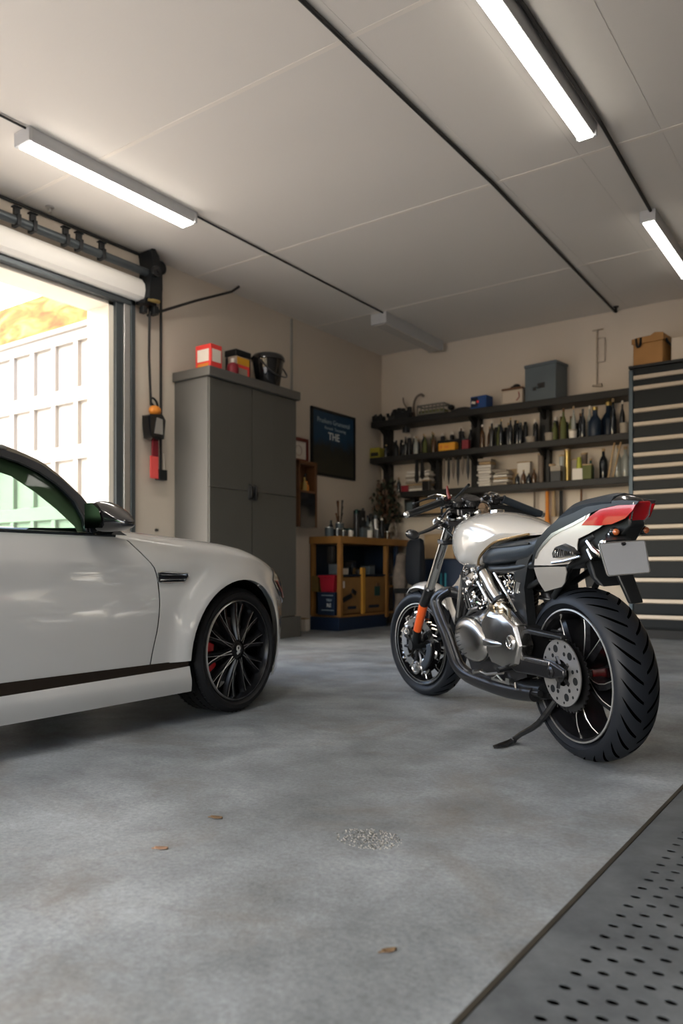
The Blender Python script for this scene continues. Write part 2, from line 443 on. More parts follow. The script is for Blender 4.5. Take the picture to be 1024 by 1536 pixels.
for i in range(NX):
    o_ = sy/2 if i % 2 else 0; x0, x1 = xa+i*sx, xa+(i+1)*sx
    b.add([(x0,-4,0),(x1,-4,0),(x1,ya+o_,0),(x0,ya+o_,0)], [(0,1,2,3)]); b.add([(x0,yb+o_,0),(x1,yb+o_,0),(x1,5.6,0),(x0,5.6,0)], [(0,1,2,3)])
b.add([(0,-4,0),(0,5.6,0),(0,5.6,-.03),(0,-4,-.03)], [(0,1,2,3)])
b.build('plate', 'plate', t, fix=False)
M['edge_rubber'] = pm('edge_rubber', (.028, .023, .014), .6, var=.5, scale=9)
MB().box(-.012, -.001, -4, 5.6, -.03, .002).build('edge_strip', 'edge_rubber', t)
# debris on the floor
def leaf(loc, l, rz, label, mat):
    b = MB(); n = 7; top = []; 
    for i in range(n+1):
        u = i/n; w = .22*l*math.sin(PI*u)**.8
        top.append((u*l, w, u))
    vs = [(x, w, .006+.25*l*(u-.5)**2) for x, w, u in top]+[(x, 0, .002) for x, w, u in top]+[(x, -w, .004+.3*l*(u-.5)**2) for x, w, u in top]
    k = n+1; fs = []
    for r_ in range(2):
        for i in range(n): fs.append((r_*k+i, r_*k+i+1, (r_+1)*k+i+1, (r_+1)*k+i))
    b.add(vs, fs); b.tube([(-.2*l, 0, .003), (0, 0, .003)], .0012, n=5)
    o = b.build('dry_leaf', mat, loc=loc, solid=-.0006); o.rotation_euler = (0, 0, rz); return tag(o, label, 'leaf')
mk('leaf_tan', (.30, .18, .11), .8); mk('leaf_brown', (.16, .10, .05), .8)
leaf((-1.544, 1.337, 0.0), .036, .5, 'dry tan leaf lying on the bare concrete towards the left', 'leaf_tan')
leaf((-1.606, 1.6, 0.0), .038, .3, 'thin brown leaf lying on the concrete in front of the car', 'leaf_brown')
leaf((-0.778, 1.221, 0.0), .03, .9, 'brown leaf nearest the front edge of the floor, beside the metal plate', 'leaf_brown')
b = MB(); rnd = random.Random(3)
for i in range(520):
    a = rnd.random()*2*PI; q = rnd.random()**.6; x, y = .095*q*math.cos(a), .075*q*math.sin(a); s_ = rnd.uniform(.0006, .0024)
    b.cbox((x, y, s_*.5), (s_*2*rnd.uniform(.6,1.2), s_*1.6, s_), rot=(rnd.random(), rnd.random(), rnd.random()*3), m=rnd.choice([0,0,1]))
o = b.build('gravel_patch', [mk('grit_pale', (.36,.35,.32), .9), mk('grit_dark', (.10,.10,.09), .9)], loc=(-1.138, 1.723, 0.0))
tag(o, 'rough patch of loose grit on the concrete floor', 'gravel', kind='stuff')

# ---------------------------------------------------------------- garage door hardware on the left wall
t = thing('door_shaft', (XL+.12, OY, 3.46), 'black steel shaft with clips running above the garage opening', 'door shaft')
MB().cyl((0, -5.8, 0), (0, .30, 0), .036, n=16).build('tube', 'track_grey', t)
for y in (-3.0, -2.2, -1.6, -1.02, -.88, -.58, -.45, -.22):
    b = MB(); b.cbox((0, y, 0), (.09, .035, .09)); b.cbox((0, y, .07), (.03, .05, .06)); b.cbox((.0, y, .105), (.05, .07, .012))
    b.build('clip', 'black_satin', t, bev=.004)
t = thing('cable_drum_bracket', (XL, 4.77, 3.20), 'tall black bracket at the end of the shaft beside the opening', 'bracket')
b = MB()
b.prism([(-.07, 0), (.06, 0), (.09, .12), (.085, .30), (.045, .42), (.0, .47), (-.045, .46), (-.02, .30), (-.06, .14)], lambda p: (.02, p[0], p[1]), lambda p: (.20, p[0], p[1]))
b.build('housing', 'black_satin', t, bev=.012)
MB().lathe([(.0,0),(.05,0),(.05,.03),(.02,.035),(.02,.06),(0,.06)], (.20, 0, .26), (1,0,0), 16).build('bearing', 'gun', t)
b = MB(); b.cbox((.10, -.02, -.02), (.12, .15, .035)); b.cbox((.12, .05, -.07), (.08, .06, .08)); b.cbox((.11, -.06, -.09), (.06, .05, .06)); b.cyl((.1, .04, -.06), (.1, .13, -.05), .02)
b.build('clamp', 'black_satin', t, bev=.005)
MB().tube([(.17, -.06, -.0), (.2, -.01, -.01), (.19, .05, .0)], .018, n=8).build('brass_link', mk('brass', (.45,.33,.12), .35, metal=.8), t)
cable('ceiling_edge_cable', [(XL+.02, 2.0, H-.02), (XL+.02, 4.72, H-.02)], .013, 'dark cable running along the top of the wall above the door shaft')
tag(MB().tube([(0,0,0), (.06, .55, .28), (.10, 1.02, .50), (.13, 1.10, .57)], .013, n=8).build('release_rod', 'black_cable', loc=(XL+.07, 4.79, 3.09)), 'bent black rod slanting from the door bracket up towards the ceiling', 'rod')
cable('pull_cable', [(XL+.10, 4.79, 3.12), (XL+.08, 4.80, 2.7), (XL+.06, 4.84, 2.26)], .012, 'black hanging cable between the door bracket and the hand winch')
t = thing('hand_winch', (XL, 4.85, 1.93), 'black hand winch with orange top hanging on the wall by the opening', 'winch')
b = MB(); b.prism([(-.09, .23), (.06, .25), (.10, .20), (.08, .02), (.0, .0), (-.07, .02), (-.085, .12)], lambda p: (.03, p[0], p[1]), lambda p: (.14, p[0], p[1]))
b.build('body', 'black_gloss', t, bev=.015)
MB().prism([(-.04, .06), (.06, .06), (.055, .2), (-.01, .21)], lambda p: (.14, p[0], p[1]), lambda p: (.146, p[0], p[1])).build('badge', 'alu', t)
MB().ball((.08, .02, .285), (.05, .065, .05)).build('orange_cap', 'orange', t)
MB().tube([(.08, .02, .32), (.08, -.03, .36), (.08, -.01, .40), (.08, .04, .37), (.08, .06, .30)], .01, n=8, smooth=4).build('hook', 'black_satin', t)
MB().box(.06, .075, -.025, .07, -.35, -.14).build('lower_strip', mk('tag_red', (.85, .10, .09), .5), t, bev=.004)
MB().box(.058, .08, -.005, .065, -.14, .03).build('upper_strip', 'dark_red', t, bev=.004)
cable('wall_cable', [(XL+.035, 4.985, H-.06), (XL+.03, 4.985, 1.66)], .013, 'straight dark cable running down the wall to the black socket box')
t = thing('wall_socket', (XL, 4.985, 1.575), 'black wall socket box at the end of the straight cable', 'socket')
MB().box(0, .07, -.05, .05, 0, .10).build('box', 'dark_plastic', t, bev=.006)
MB().tube([(.04, .035, .10), (.04, .03, .22), (.03, .035, .26)], .005).build('lead', 'paper', t)
t = thing('cable_gland', (XL, 4.975, 3.60), 'round black cable inlet at the top of the wall beside the door bracket', 'cable inlet')
MB().lathe([(0,0),(.065,0),(.065,.05),(.045,.07),(0,.07)], (0,0,0), (1,0,0), 18).build('cap', 'dark_plastic', t, bev=.004)
MB().cyl((.03, -.14, -.01), (.03, -.03, 0), .024).build('nozzle', 'dark_plastic', t)
tag(MB().lathe([(0,0),(.014,0),(.010,.03),(0,.03)], (0,0,0), (1,0,0), 10).build('wall_bolt', 'gun', loc=(XL, 4.95, 1.10)), 'small dark bolt low on the wall behind the car mirror', 'bolt')
tag(MB().box(0, .02, -.012, .012, 2.5, H-.02).build('wall_conduit', mk('conduit', (.30,.29,.26), .5), loc=(XL, 6.98, 0)), 'thin grey conduit strip up the wall above the tall cabinet', 'conduit')
b = MB(); rails = [(0,.0,.0,.62),(.07,.22,.62,.5)]
b = MB(); b.tube([(0,0,0),(0,0,.66)], .008); b.tube([(0,0,.28),(.09,0,.28),(.09,0,.55),(0,0,.55)], .006); b.tube([(-.05,0,.02),(.06,0,.0)], .012); b.tube([(-.05,0,.655),(.07,0,.655)], .008); b.cbox((.03,0,.02),(.05,.03,.03))
tag(b.build('wall_bracket_rail', mk('pale_rail', (.40,.33,.25), .6), loc=(-2.752, YB-.02, 2.83)), 'thin pale metal rail on the back wall above the top shelf', 'rail')

# ---------------------------------------------------------------- light and camera
W = bpy.data.worlds.new('sky'); S.world = W; W.use_nodes = True
nt = W.node_tree; bg = nt.nodes['Background']
sk = nt.nodes.new('ShaderNodeTexSky'); sk.sky_type = 'NISHITA'; sk.sun_disc = False; sk.sun_elevation = R(42); sk.sun_rotation = R(200); sk.air_density = 1.0; sk.dust_density = 2.5
nt.links.new(sk.outputs['Color'], bg.inputs['Color']); bg.inputs['Strength'].default_value = .85
sl = bpy.data.lights.new('sun', 'SUN'); sl.energy = 3.2; sl.color = (1, .88, .70); sl.angle = R(1.5)
so = bpy.data.objects.new('sun', sl); COL.objects.link(so)
so.rotation_euler = Vector((.30, .26, -.85)).to_track_quat('-Z', 'Y').to_euler()
cam = bpy.data.cameras.new('camera'); co = bpy.data.objects.new('camera', cam); COL.objects.link(co)
cam.sensor_fit = 'VERTICAL'; cam.sensor_height = 36; cam.sensor_width = 24; cam.lens = 1155/1536*36; cam.shift_y = 87/1536
cam.clip_start = .02
co.location = (0, 0, .72); co.rotation_euler = (R(90), 0, math.atan2(823, 1155))
cam.dof.use_dof = True; cam.dof.focus_distance = 2.9; cam.dof.aperture_fstop = 2.6
S.camera = co
S.view_settings.view_transform = 'Standard'; S.view_settings.look = 'None'; S.view_settings.gamma = 1; S.view_settings.use_curve_mapping = False
S.view_settings.exposure = 0.42

# ---------------------------------------------------------------- tall grey cabinet
CX, CY0, CY1, CZ = -5.22, 5.18, 6.49, 2.64
t = thing('tall_cabinet', (XL+.005, CY0, 0), 'tall grey metal double door cabinet standing against the left wall', 'cabinet')
cw, cl = CX-XL-.005, CY1-CY0
MB().box(0, cw-.02, 0, cl, .22, CZ-.09).build('body', 'cab_side', t, bev=.006)
MB().box(0, cw+.035, -.01, cl+.035, 0, .22).build('plinth', 'cab_grey', t, bev=.006)
MB().box(0, cw+.035, -.03, cl+.03, CZ-.09, CZ).build('top', 'cab_top', t, bev=.008)
sp = 5.779-CY0
for k, (a, c) in enumerate(((.008, sp-.006), (sp+.006, cl-.008))):
    b = MB(); b.box(cw-.019, cw, a, c, .235, 1.50); b.box(cw-.019, cw, a, c, 1.508, CZ-.10)
    for j in range(10):                               # pressed slots
        z = 1.65+j*.085; y = a+(c-a)*(.48 if k == 0 else .45)
        b.box(cw, cw+.002, y-.004, y+.004, z, z+.045)
    d = b.build('door', 'cab_grey', t, bev=.003)
    hy = c-.03 if k == 0 else a+.03
    MB().box(cw, cw+.035, hy-.014, hy+.014, 1.44, 1.56).box(cw, cw+.012, hy-.022, hy+.022, 1.42, 1.58).build('handle', 'gun', d, bev=.004)
# things on the cabinet
x0 = -5.26; yb0 = 5.241
t = thing('red_parts_box', (x0, yb0, CZ), 'red box with white label panels standing on the tall cabinet', 'box')
bw = x0--5.467; bl = 5.394-yb0; bh = 2.881-CZ
MB().box(-bw, 0, 0, bl, 0, bh).build('carton', 'bright_red', t, bev=.006)
MB().box(-bw*.86, -bw*.12, -.003, .001, bh*.32, bh*.80).box(-.001, .003, bl*.12, bl*.88, bh*.30, bh*.80).build('label_panel', mk('label_white', (.82,.74,.64), .6), t)
MB().box(-bw*.84, -bw*.14, -.004, .001, bh*.10, bh*.24).build('orange_band', 'orange', t)
def cyl_pot(name, loc, prof, mat, label, cat, cap=None, capmat='dark_plastic', group=None, capname='cap'):
    t = thing(name, loc, label, cat, group)
    MB().lathe(prof, n=16).build('body', mat, t, ang=50)
    if cap: MB().lathe(cap, n=14).build(capname, capmat, t)
    return t
y1 = 5.552
cyl_pot('red_bottle', (-5.27, y1, CZ), [(0,0),(.055,0),(.06,.06),(.05,.10),(.02,.12)], 'dark_red', 'small round dark red bottle on the tall cabinet beside the yellow-banded carton', 'bottle', [(0,.12),(.024,.12),(.022,.16),(0,.165)], 'paper')
ya, yc = 5.631, 5.817
t = thing('banded_carton', (-5.29, ya, CZ), 'small carton with yellow and red bands on the tall cabinet', 'box')
hb = 2.856-CZ
MB().box(-.12, 0, 0, yc-ya, 0, hb).build('carton', mk('carton_grey', (.38,.30,.24), .6), t, bev=.004)
MB().box(0, .003, .005, yc-ya-.005, hb*.62, hb*.95).build('yellow_band', 'yellow', t)
MB().box(0, .003, .005, yc-ya-.005, hb*.46, hb*.60).box(0, .004, yc-ya-.03, yc-ya-.005, .01, hb*.5).build('red_band', 'bright_red', t)
yd, ye = 5.793, 6.015
t = thing('black_case', (-5.45, yd, CZ), 'black plastic case behind the banded carton on the tall cabinet', 'case')
hc = 2.99-CZ
MB().box(-.16, 0, 0, ye-yd, 0, hc*.8).build('case_body', 'dark_plastic', t, bev=.012)
MB().box(-.165, .005, -.005, ye-yd+.005, hc*.8, hc).build('lid', 'black_satin', t, bev=.012)
yf, yg = 5.952, 6.302
t = thing('black_bin', (-5.33, (yf+yg)/2+.02, CZ), 'glossy black helmet-like bin with a bail handle on the tall cabinet', 'bin')
hd = 2.981-CZ; rr = (yg-yf)/2
b = MB(); b.lathe([(0,0),(rr*.62,0),(rr*.72,.02),(rr*.88,hd*.55),(rr*.95,hd*.78),(rr*1.02,hd*.80),(rr*1.02,hd*.88),(rr*.9,hd*.97),(rr*.5,hd*1.04),(0,hd*1.06)], n=24)
b.build('shell', 'black_gloss', t, ang=40)
MB().tube([(rr*.2, rr*1.0, hd*.75), (rr*.9, rr*.7, hd*.35), (rr*1.1, 0, hd*.25), (rr*.9, -rr*.7, hd*.35), (rr*.2, -rr*1.0, hd*.75)], .007, smooth=5).build('bail', 'gun', t)

# ---------------------------------------------------------------- pictures on the left wall
def rot_text(o, loc, sc=1):                       # text on the left wall, facing +X
    o.rotation_euler = (R(90), 0, R(90)); o.location = loc; return o
t = thing('framed_poster', (XL, 7.81, 1.88), 'dark blue framed poster with pale lettering on the left wall', 'poster')
pw_, ph_ = .93, .82
b = MB()
for (a, c, d, e) in ((-pw_/2, pw_/2, 0, .03), (-pw_/2, pw_/2, ph_-.03, ph_), (-pw_/2, -pw_/2+.03, 0, ph_), (pw_/2-.03, pw_/2, 0, ph_)): b.box(0, .03, a, c, d, e)
b.build('frame', 'black_satin', t)
def poster_print():
    m = bpy.data.materials.new('poster_print'); m.use_nodes = True; nt = m.node_tree; N = nt.nodes; L = nt.links; b = N['Principled BSDF']
    tc = N.new('ShaderNodeTexCoord'); sx_ = N.new('ShaderNodeSeparateXYZ'); L.new(tc.outputs['Object'], sx_.inputs[0])
    n = N.new('ShaderNodeTexNoise'); n.inputs['Scale'].default_value = 7; n.inputs['Detail'].default_value = 4; L.new(tc.outputs['Object'], n.inputs['Vector'])
    ad = N.new('ShaderNodeMath'); ad.operation = 'MULTIPLY_ADD'; ad.inputs[1].default_value = .35; L.new(n.outputs['Fac'], ad.inputs[0]); L.new(sx_.outputs['Z'], ad.inputs[2])
    r = N.new('ShaderNodeValToRGB'); e = r.color_ramp.elements; e[0].position = .50; e[0].color = (.022, .022, .017, 1); e[1].position = .66; e[1].color = (.007, .045, .10, 1)
    k = e.new(.34); k.color = (.035, .035, .022, 1); L.new(ad.outputs[0], r.inputs['Fac'])
    L.new(r.outputs['Color'], b.inputs['Base Color']); b.inputs['Roughness'].default_value = .35; return m
M['poster_print'] = poster_print()
MB().box(.002, .018, -pw_/2+.03, pw_/2-.03, .03, ph_-.03).build('print', 'poster_print', t)
rot_text(text_mesh('Pruskers Grumental', .085, 'title', 'text_dim', t), (.020, .0, .68))
rot_text(text_mesh('Rocural  Tucusuring', .055, 'subtitle', 'text_dim', t), (.020, .03, .60))
rot_text(text_mesh('THE', .13, 'heading', 'text_white', t, bold=.002), (.020, .0, .50))
t = thing('square_picture', (XL, 7.10, 2.0), 'small square picture in a dark red frame beside the tall cabinet', 'picture')
b = MB()
for (a, c, d, e) in ((-.17,.17,0,.03),(-.17,.17,.24,.28),(-.17,-.13,0,.28),(.14,.17,0,.28)): b.box(0, .04, a, c, d, e)
b.build('frame', mk('maroon', (.14,.02,.012), .5), t, bev=.003)
MB().box(.002, .02, -.13, .14, .03, .24).build('mount', 'paper', t)
MB().lathe([(.055,0),(.062,0),(.062,.004),(.055,.004)], (.02, .0, .13), (1,0,0), 20, closed=True).build('print_mark', mk('print_pink', (.45,.30,.26), .7), t)
t = thing('wooden_display_case', (XL, 7.10, 1.22), 'narrow wooden display case with golden objects under the square picture', 'display case')
b = MB(); b.box(0,.16,-.17,-.14,0,.76); b.box(0,.16,.14,.18,0,.76); b.box(0,.16,-.17,.18,.73,.77); b.box(0,.16,-.17,.18,.40,.425); b.box(0,.012,-.17,.18,0,.77)
b.build('carcass', mk('walnut', (.15,.065,.025), .5, var=.2), t, bev=.003)
MB().box(.012,.163,-.14,.14,.0,.40).build('lower_panel', 'glass_dark', t)
for k, (y, z, c, hh_) in enumerate(((-.06,.425,'yellow',.20),(.02,.425,'orange',.12),(.08,.425,'glass_dark',.22),(-.02,.425,'brass',.16))):
    o = MB().lathe([(0,0),(.03,0),(.034,.04),(.028,hh_*.6),(.014,hh_*.7),(.018,hh_*.85),(.01,hh_),(0,hh_)], n=12).build('golden_figurine', c)
    o.location = (XL+.06+.06*(k % 2), 7.10+y, 1.22+z); tag(o, ['yellow bottle-shaped figurine on the left in the wooden display case','small orange figurine in the wooden display case','dark figurine on the right in the wooden display case','brass figurine in the middle of the wooden display case'][k], 'figurine')

# ---------------------------------------------------------------- workbench
BX, BY0, BY1, BZ = -5.25, 7.34, 8.88, 1.12
t = thing('workbench', (BX, BY0, 0), 'orange wooden workbench with open bays against the left wall', 'workbench')
bd = BX-XL-.005; L_ = BY1-BY0
MB().box(-bd, .02, -.02, L_, BZ-.085, BZ).build('top', 'bench_wood', t, bev=.004)
p2y = 8.352-BY0
for (x, y) in ((-.045, .0), (-.045, p2y), (-bd, 0), (-bd, L_-.06)):
    MB().box(x, x+.05, y, y+.055, .12 if y else .17, BZ-.085).build('leg', 'bench_wood', t, bev=.003)
MB().box(-bd, -.01, .06, L_, .645, .665).build('shelf', 'navy', t)
MB().box(-bd, -.005, .02, L_, .16, .185).build('shelf', 'bench_wood', t)
MB().box(-bd, -bd+.01, .0, L_, .17, BZ-.09).box(-bd,-.05, p2y+.15, p2y+.17, .17, BZ-.09).build('back_panel', 'navy', t)
MB().box(-bd, -.02, .0, p2y+.05, 0, .16).build('base', 'blue', t, bev=.004)
MB().box(-.05, .0, p2y+.25, p2y+.30, 0, BZ-.085).build('blue_post', 'blue', t, bev=.003)
MB().box(-.03, .0, p2y+.05, p2y+.25, .50, .52).build('rail', 'bench_wood', t)
# end bay contents (facing the camera)
def box_thing(name, loc, d, mat, label, cat, parts=(), bev=.004, group=None, rz=0):
    t = thing(name, loc, label, cat, group, rz)
    MB().box(-d[0]/2, d[0]/2, -d[1]/2, d[1]/2, 0, d[2]).build('body', mat, t, bev=bev)
    for (n, c, dd, m_) in parts: MB().cbox(c, dd).build(n, m_, t, bev=.002)
    return t
xa_ = -5.563; xb_ = -5.385
tz = thing('blue_crate', (-5.36, 7.37, .186), 'dark blue crate with white lettering in the end bay of the workbench', 'crate')
MB().box(-.20, .05, -.06, .03, 0, .27).build('body', 'blue', tz, bev=.004)
for (tx, s_, z, m_) in (('TRV', .045, .175, 'text_dim'), ('RE', .06, .115, 'text_white')):
    o = text_mesh(tx, s_, 'lettering', m_, tz, bold=.001); o.rotation_euler = (R(90), 0, 0); o.location = (-.03, -.062, z)
MB().box(-.14, .03, -.063, -.06, .23, .237).box(-.14, .04, -.063, -.06, .055, .063).build('printed_line', 'text_dim', tz)
rd = thing('red_storage_bin', (-5.42, 7.365, .458), 'bright red storage bin sitting on the blue crate in the workbench', 'bin')
MB().loft([[(-.10,-.04,0),(.075,-.04,0),(.075,.04,0),(-.10,.04,0)],[(-.12,-.05,.19),(.10,-.05,.19),(.10,.045,.19),(-.12,.045,.19)]]).build('tub', mk('bin_red', (.42,.01,.03), .45), rd, bev=.006)
MB().box(-.13, .11, -.06, .05, .175, .20).build('rim', 'bin_red', rd, bev=.004)
box_thing('ochre_box', (-5.62, 7.375, .458), (.10, .08, .19), mk('dull_ochre', (.14,.09,.02), .6), 'dull ochre box left of the red storage bin', 'box')
box_thing('white_tin', (-5.626, 7.15, 0), (.075, .075, .14), 'paper', 'small pale tin on the floor between the tall cabinet and workbench', 'tin', [('lid', (0,0,.146), (.08,.08,.014), 'card')])
# clutter on the inner shelf and crates in the front bays
rnd = random.Random(11)
for k, (y, w_, h_, m_, lab) in enumerate(((7.43,.10,.13,'slate','grey tin at the corner end of the inner shelf in the workbench'),(7.58,.12,.08,'paper','flat pale carton on the inner shelf of the workbench'),(7.72,.09,.16,'glass_dark','dark tall tin on the inner shelf of the workbench'),(7.92,.14,.07,'steel','low steel tray on the inner shelf of the workbench'),(8.12,.12,.11,'slate','grey case at the far end of the inner shelf of the workbench'))):
    box_thing('shelf_tin', (BX-.13-.03*(k % 2), y, .666), (.14, w_, h_), m_, lab, 'tin', [('lid', (0,0,h_), (.145, w_+.006, .015), 'dark_plastic')])
box_thing('hanging_tool_roll', (-5.40, 7.36, .80), (.08,.05,.20), 'gun', 'grey tool roll hanging in the end bay of the workbench', 'tool roll')
M_ply = M['ply']
def crate(y0, y1, z0, z1, label, extra):
    t = thing('wooden_crate', (BX-.015, (y0+y1)/2, z0), label, 'crate'); w_ = (y1-y0)/2; h_ = z1-z0
    b = MB(); b.box(-.35, -.30, -w_, w_, 0, h_); b.box(-.35, 0, -w_, -w_+.015, 0, h_); b.box(-.35, 0, w_-.015, w_, 0, h_); b.box(-.35, 0, -w_, w_, 0, .015)
    b.build('case', 'ply', t)
    hh = h_
    b = MB(); b.box(-.015, 0, -w_, w_, 0, h_*.14); b.box(-.015, 0, -w_, w_, h_*.22, h_); b.box(-.015, 0, -w_, -w_*.5, h_*.1, h_*.25); b.box(-.015, 0, w_*.5, w_, h_*.1, h_*.25)
    b.build('front_board', 'ply', t, bev=.002)
    MB().box(-.016, -.008, -w_*.5, w_*.5, h_*.14, h_*.22).build('hand_slot', 'navy', t)
    for e in extra:
        MB().cbox(e[0], e[1], rot=e[2]).build(e[3], e[4], t, bev=.004)
    return t
ym = 7.817
crate(BY0+.08, ym-.01, .187, .635, 'wooden crate in the left front bay of the workbench with a black tool on it',
      [((.012,-.13,.20),(.02,.20,.055),(.3,0,0),'tool_grip','black_satin'),((.012,.02,.27),(.02,.09,.05),(-.4,0,0),'tool_head','gun'),((.006,-.19,.36),(.006,.04,.08),(0,0,0),'sticker','paper')])
crate(ym+.03, BY0+p2y-.005, .187, .635, 'wooden crate in the right front bay of the workbench with a green patch',
      [((.006,.06,.27),(.01,.12,.12),(0,0,0),'green_patch','deep_green' if 'deep_green' in M else mk('deep_green',(.01,.05,.04),.6) and 'deep_green'),((.008,.07,.35),(.01,.07,.04),(0,0,0),'brown_patch','walnut')])
yy = ym
wb_ = [o for o in bpy.data.objects if o.name == 'workbench'][0]; MB().box(-.03, .012, ym-BY0-.02, ym-BY0+.035, .187, .747).build('stud', mk('stud_yellow', (.50,.24,.03), .6), wb_)

# tins, bottles and tools on the workbench top
def bottle(name, loc, h, r, mat, label, cat='bottle', group=None, capm='dark_plastic', neck=.35, parent=None):
    t = thing(name, loc, label, cat, group)
    hb = h*(1-neck)
    MB().lathe([(0,0),(r*.95,0),(r,.01),(r,hb*.85),(r*.8,hb),(r*.38,hb+h*neck*.35),(r*.34,h*.93)], n=12).build('body', mat, t, ang=50)
    MB().lathe([(0,h*.90),(r*.42,h*.90),(r*.42,h),(0,h)], n=10).build('cap', capm, t)
    return t
def spray(name, loc, h, r, mat, label, group=None, capm='dark_plastic'):
    t = thing(name, loc, label, 'spray can', group)
    MB().lathe([(0,0),(r,0),(r,h*.80),(r*.8,h*.85),(0,h*.85)], n=12).build('body', mat, t, ang=50)
    MB().lathe([(0,h*.85),(r*.7,h*.85),(r*.65,h),(0,h)], n=10).build('cap', capm, t)
    return t
def tin(name, loc, h, r, mat, label, group=None, brushes=0, seed=1):
    t = thing(name, loc, label, 'tin', group); rn = random.Random(seed)
    MB().lathe([(0,0),(r,0),(r,h),(r*.92,h),(r*.9,h*.15),(0,h*.15)], n=14).build('can', mat, t, ang=50)
    MB().lathe([(r*.99,h*.95),(r*1.05,h*.95),(r*1.05,h),(r*.99,h)], n=14, closed=True).build('rim', 'steel', t)
    for k in range(brushes):
        a = rn.random()*6.28; tx, ty = math.cos(a)*r*.7, math.sin(a)*r*.7; hh = h*rn.uniform(1.6, 2.7)
        t2 = MB().tube([(tx*.3,ty*.3,h*.2),(tx*1.2,ty*1.2,hh*.8),(tx*1.5,ty*1.5,hh)], [.006,.007,.014], n=6).build('brush', rn.choice(['walnut','black_satin','gun']), t)
    return t
def on_bench(px, dx=0.): return 0
tin('paint_tin', (-5.45, 7.40, BZ), .11, .055, 'slate', 'grey paint tin at the corner end of the workbench top')
tin('brush_pot', (-5.42, 7.56, BZ), .17, .05, 'slate', 'grey tin holding upright brushes, tallest thing near the workbench corner', brushes=7, seed=4)
tin('low_tin', (-5.36, 7.45, BZ), .09, .06, 'gun', 'low dark tin in front of the brush pot on the workbench')
box_thing('teal_case', (-5.40, 7.72, BZ), (.12,.11,.11), mk('dark_teal', (.02,.045,.045), .5), 'dark teal case beside the brush pot on the workbench', 'case', [('label_panel',(.061,0,.06),(.004,.05,.05),'paper')])
spray('tall_spray_can', (-5.38, 7.87, BZ), .35, .03, 'gun', 'tall slim spray can standing alone on the workbench', capm='deep_green')
box_thing('grey_parts_box', (-5.40, 8.02, BZ), (.14,.15,.13), 'slate', 'grey parts box in the middle of the workbench top', 'box', [('lid',(0,0,.135),(.15,.16,.015),'gun')])
box_thing('upright_black_case', (-5.52, 8.14, BZ), (.10,.13,.36), 'black_satin', 'upright black case at the back of the workbench top', 'case', [('latch',(.052,0,.25),(.006,.03,.03),'steel')])
bottle('clear_bottle', (-5.36, 8.16, BZ), .24, .033, 'glass_clear', 'clear bottle in front of the upright black case on the workbench')
spray('silver_spray_can', (-5.38, 8.30, BZ), .30, .036, 'alu', 'silver spray can on the workbench beside the clear bottle', capm='slate')
bottle('blue_capped_bottle', (-5.46, 8.24, BZ), .30, .036, 'slate', 'grey bottle with a dark blue cap on the workbench', capm='blue')
bottle('dark_oil_bottle', (-5.36, 8.42, BZ), .27, .04, 'glass_dark', 'dark oil bottle with pale cap at the right of the workbench', capm='paper')
spray('black_spray_can', (-5.50, 8.38, BZ), .33, .035, 'dark_plastic', 'black spray can behind the silver one on the workbench')
t = thing('carved_ornament', (-5.33, 8.64, BZ), 'pale open carved ornament at the far right of the workbench top', 'ornament')
MB().tube([(0,-.07,.02),(0,-.085,.10),(0,-.03,.19),(0,.05,.20),(0,.085,.12),(0,.05,.04)], .017, smooth=5, closed=True).tube([(0,-.05,.10),(0,.0,.13),(0,.05,.08)], .014, smooth=4).build('ring', mk('bone', (.33,.28,.22), .7, var=.3, scale=20), t)
MB().box(-.05,.05,-.09,.09,0,.03).build('base', 'bone', t, bev=.005)
# leafy plant in the corner
t = thing('potted_plant', (-5.50, 8.72, BZ), 'dark bushy plant with dry leaves in the back left corner on the bench', 'plant')
MB().lathe([(0,0),(.07,0),(.10,.18),(.105,.18),(.105,.21),(.085,.21),(.08,.17),(0,.17)], n=16).build('pot', 'dark_plastic', t)
b = MB(); rn = random.Random(5)
for k in range(12):
    a = rn.random()*6.28; b.tube([(0,0,.15),(.05*math.cos(a),.05*math.sin(a),.35),(.10*math.cos(a),.11*math.sin(a),.35+rn.random()*.3)], .006, n=5)
b.build('stem', 'walnut', t)
for kk, (mat_, nn) in enumerate((('leaf_dark', 240), ('leaf_dry', 110))):
    b = MB()
    for k in range(nn):
        a = rn.random()*6.28; z = rn.uniform(.22, .78); rad = (.19 if z < .6 else .13)*rn.random()**.4
        c = Vector((min(.20, max(-.08, rad*math.cos(a))), min(.11, rad*1.1*math.sin(a)), z)); q = Euler((rn.random()*6, rn.random()*6, rn.random()*6)).to_matrix()
        l_, w_ = rn.uniform(.05,.09), rn.uniform(.018,.03)
        b.add([c+q @ Vector(p) for p in ((0,0,0),(l_*.5,w_,.006),(l_,0,0),(l_*.5,-w_,.006))], [(0,1,2,3)])
    b.build('foliage', mat_, t, fix=False)
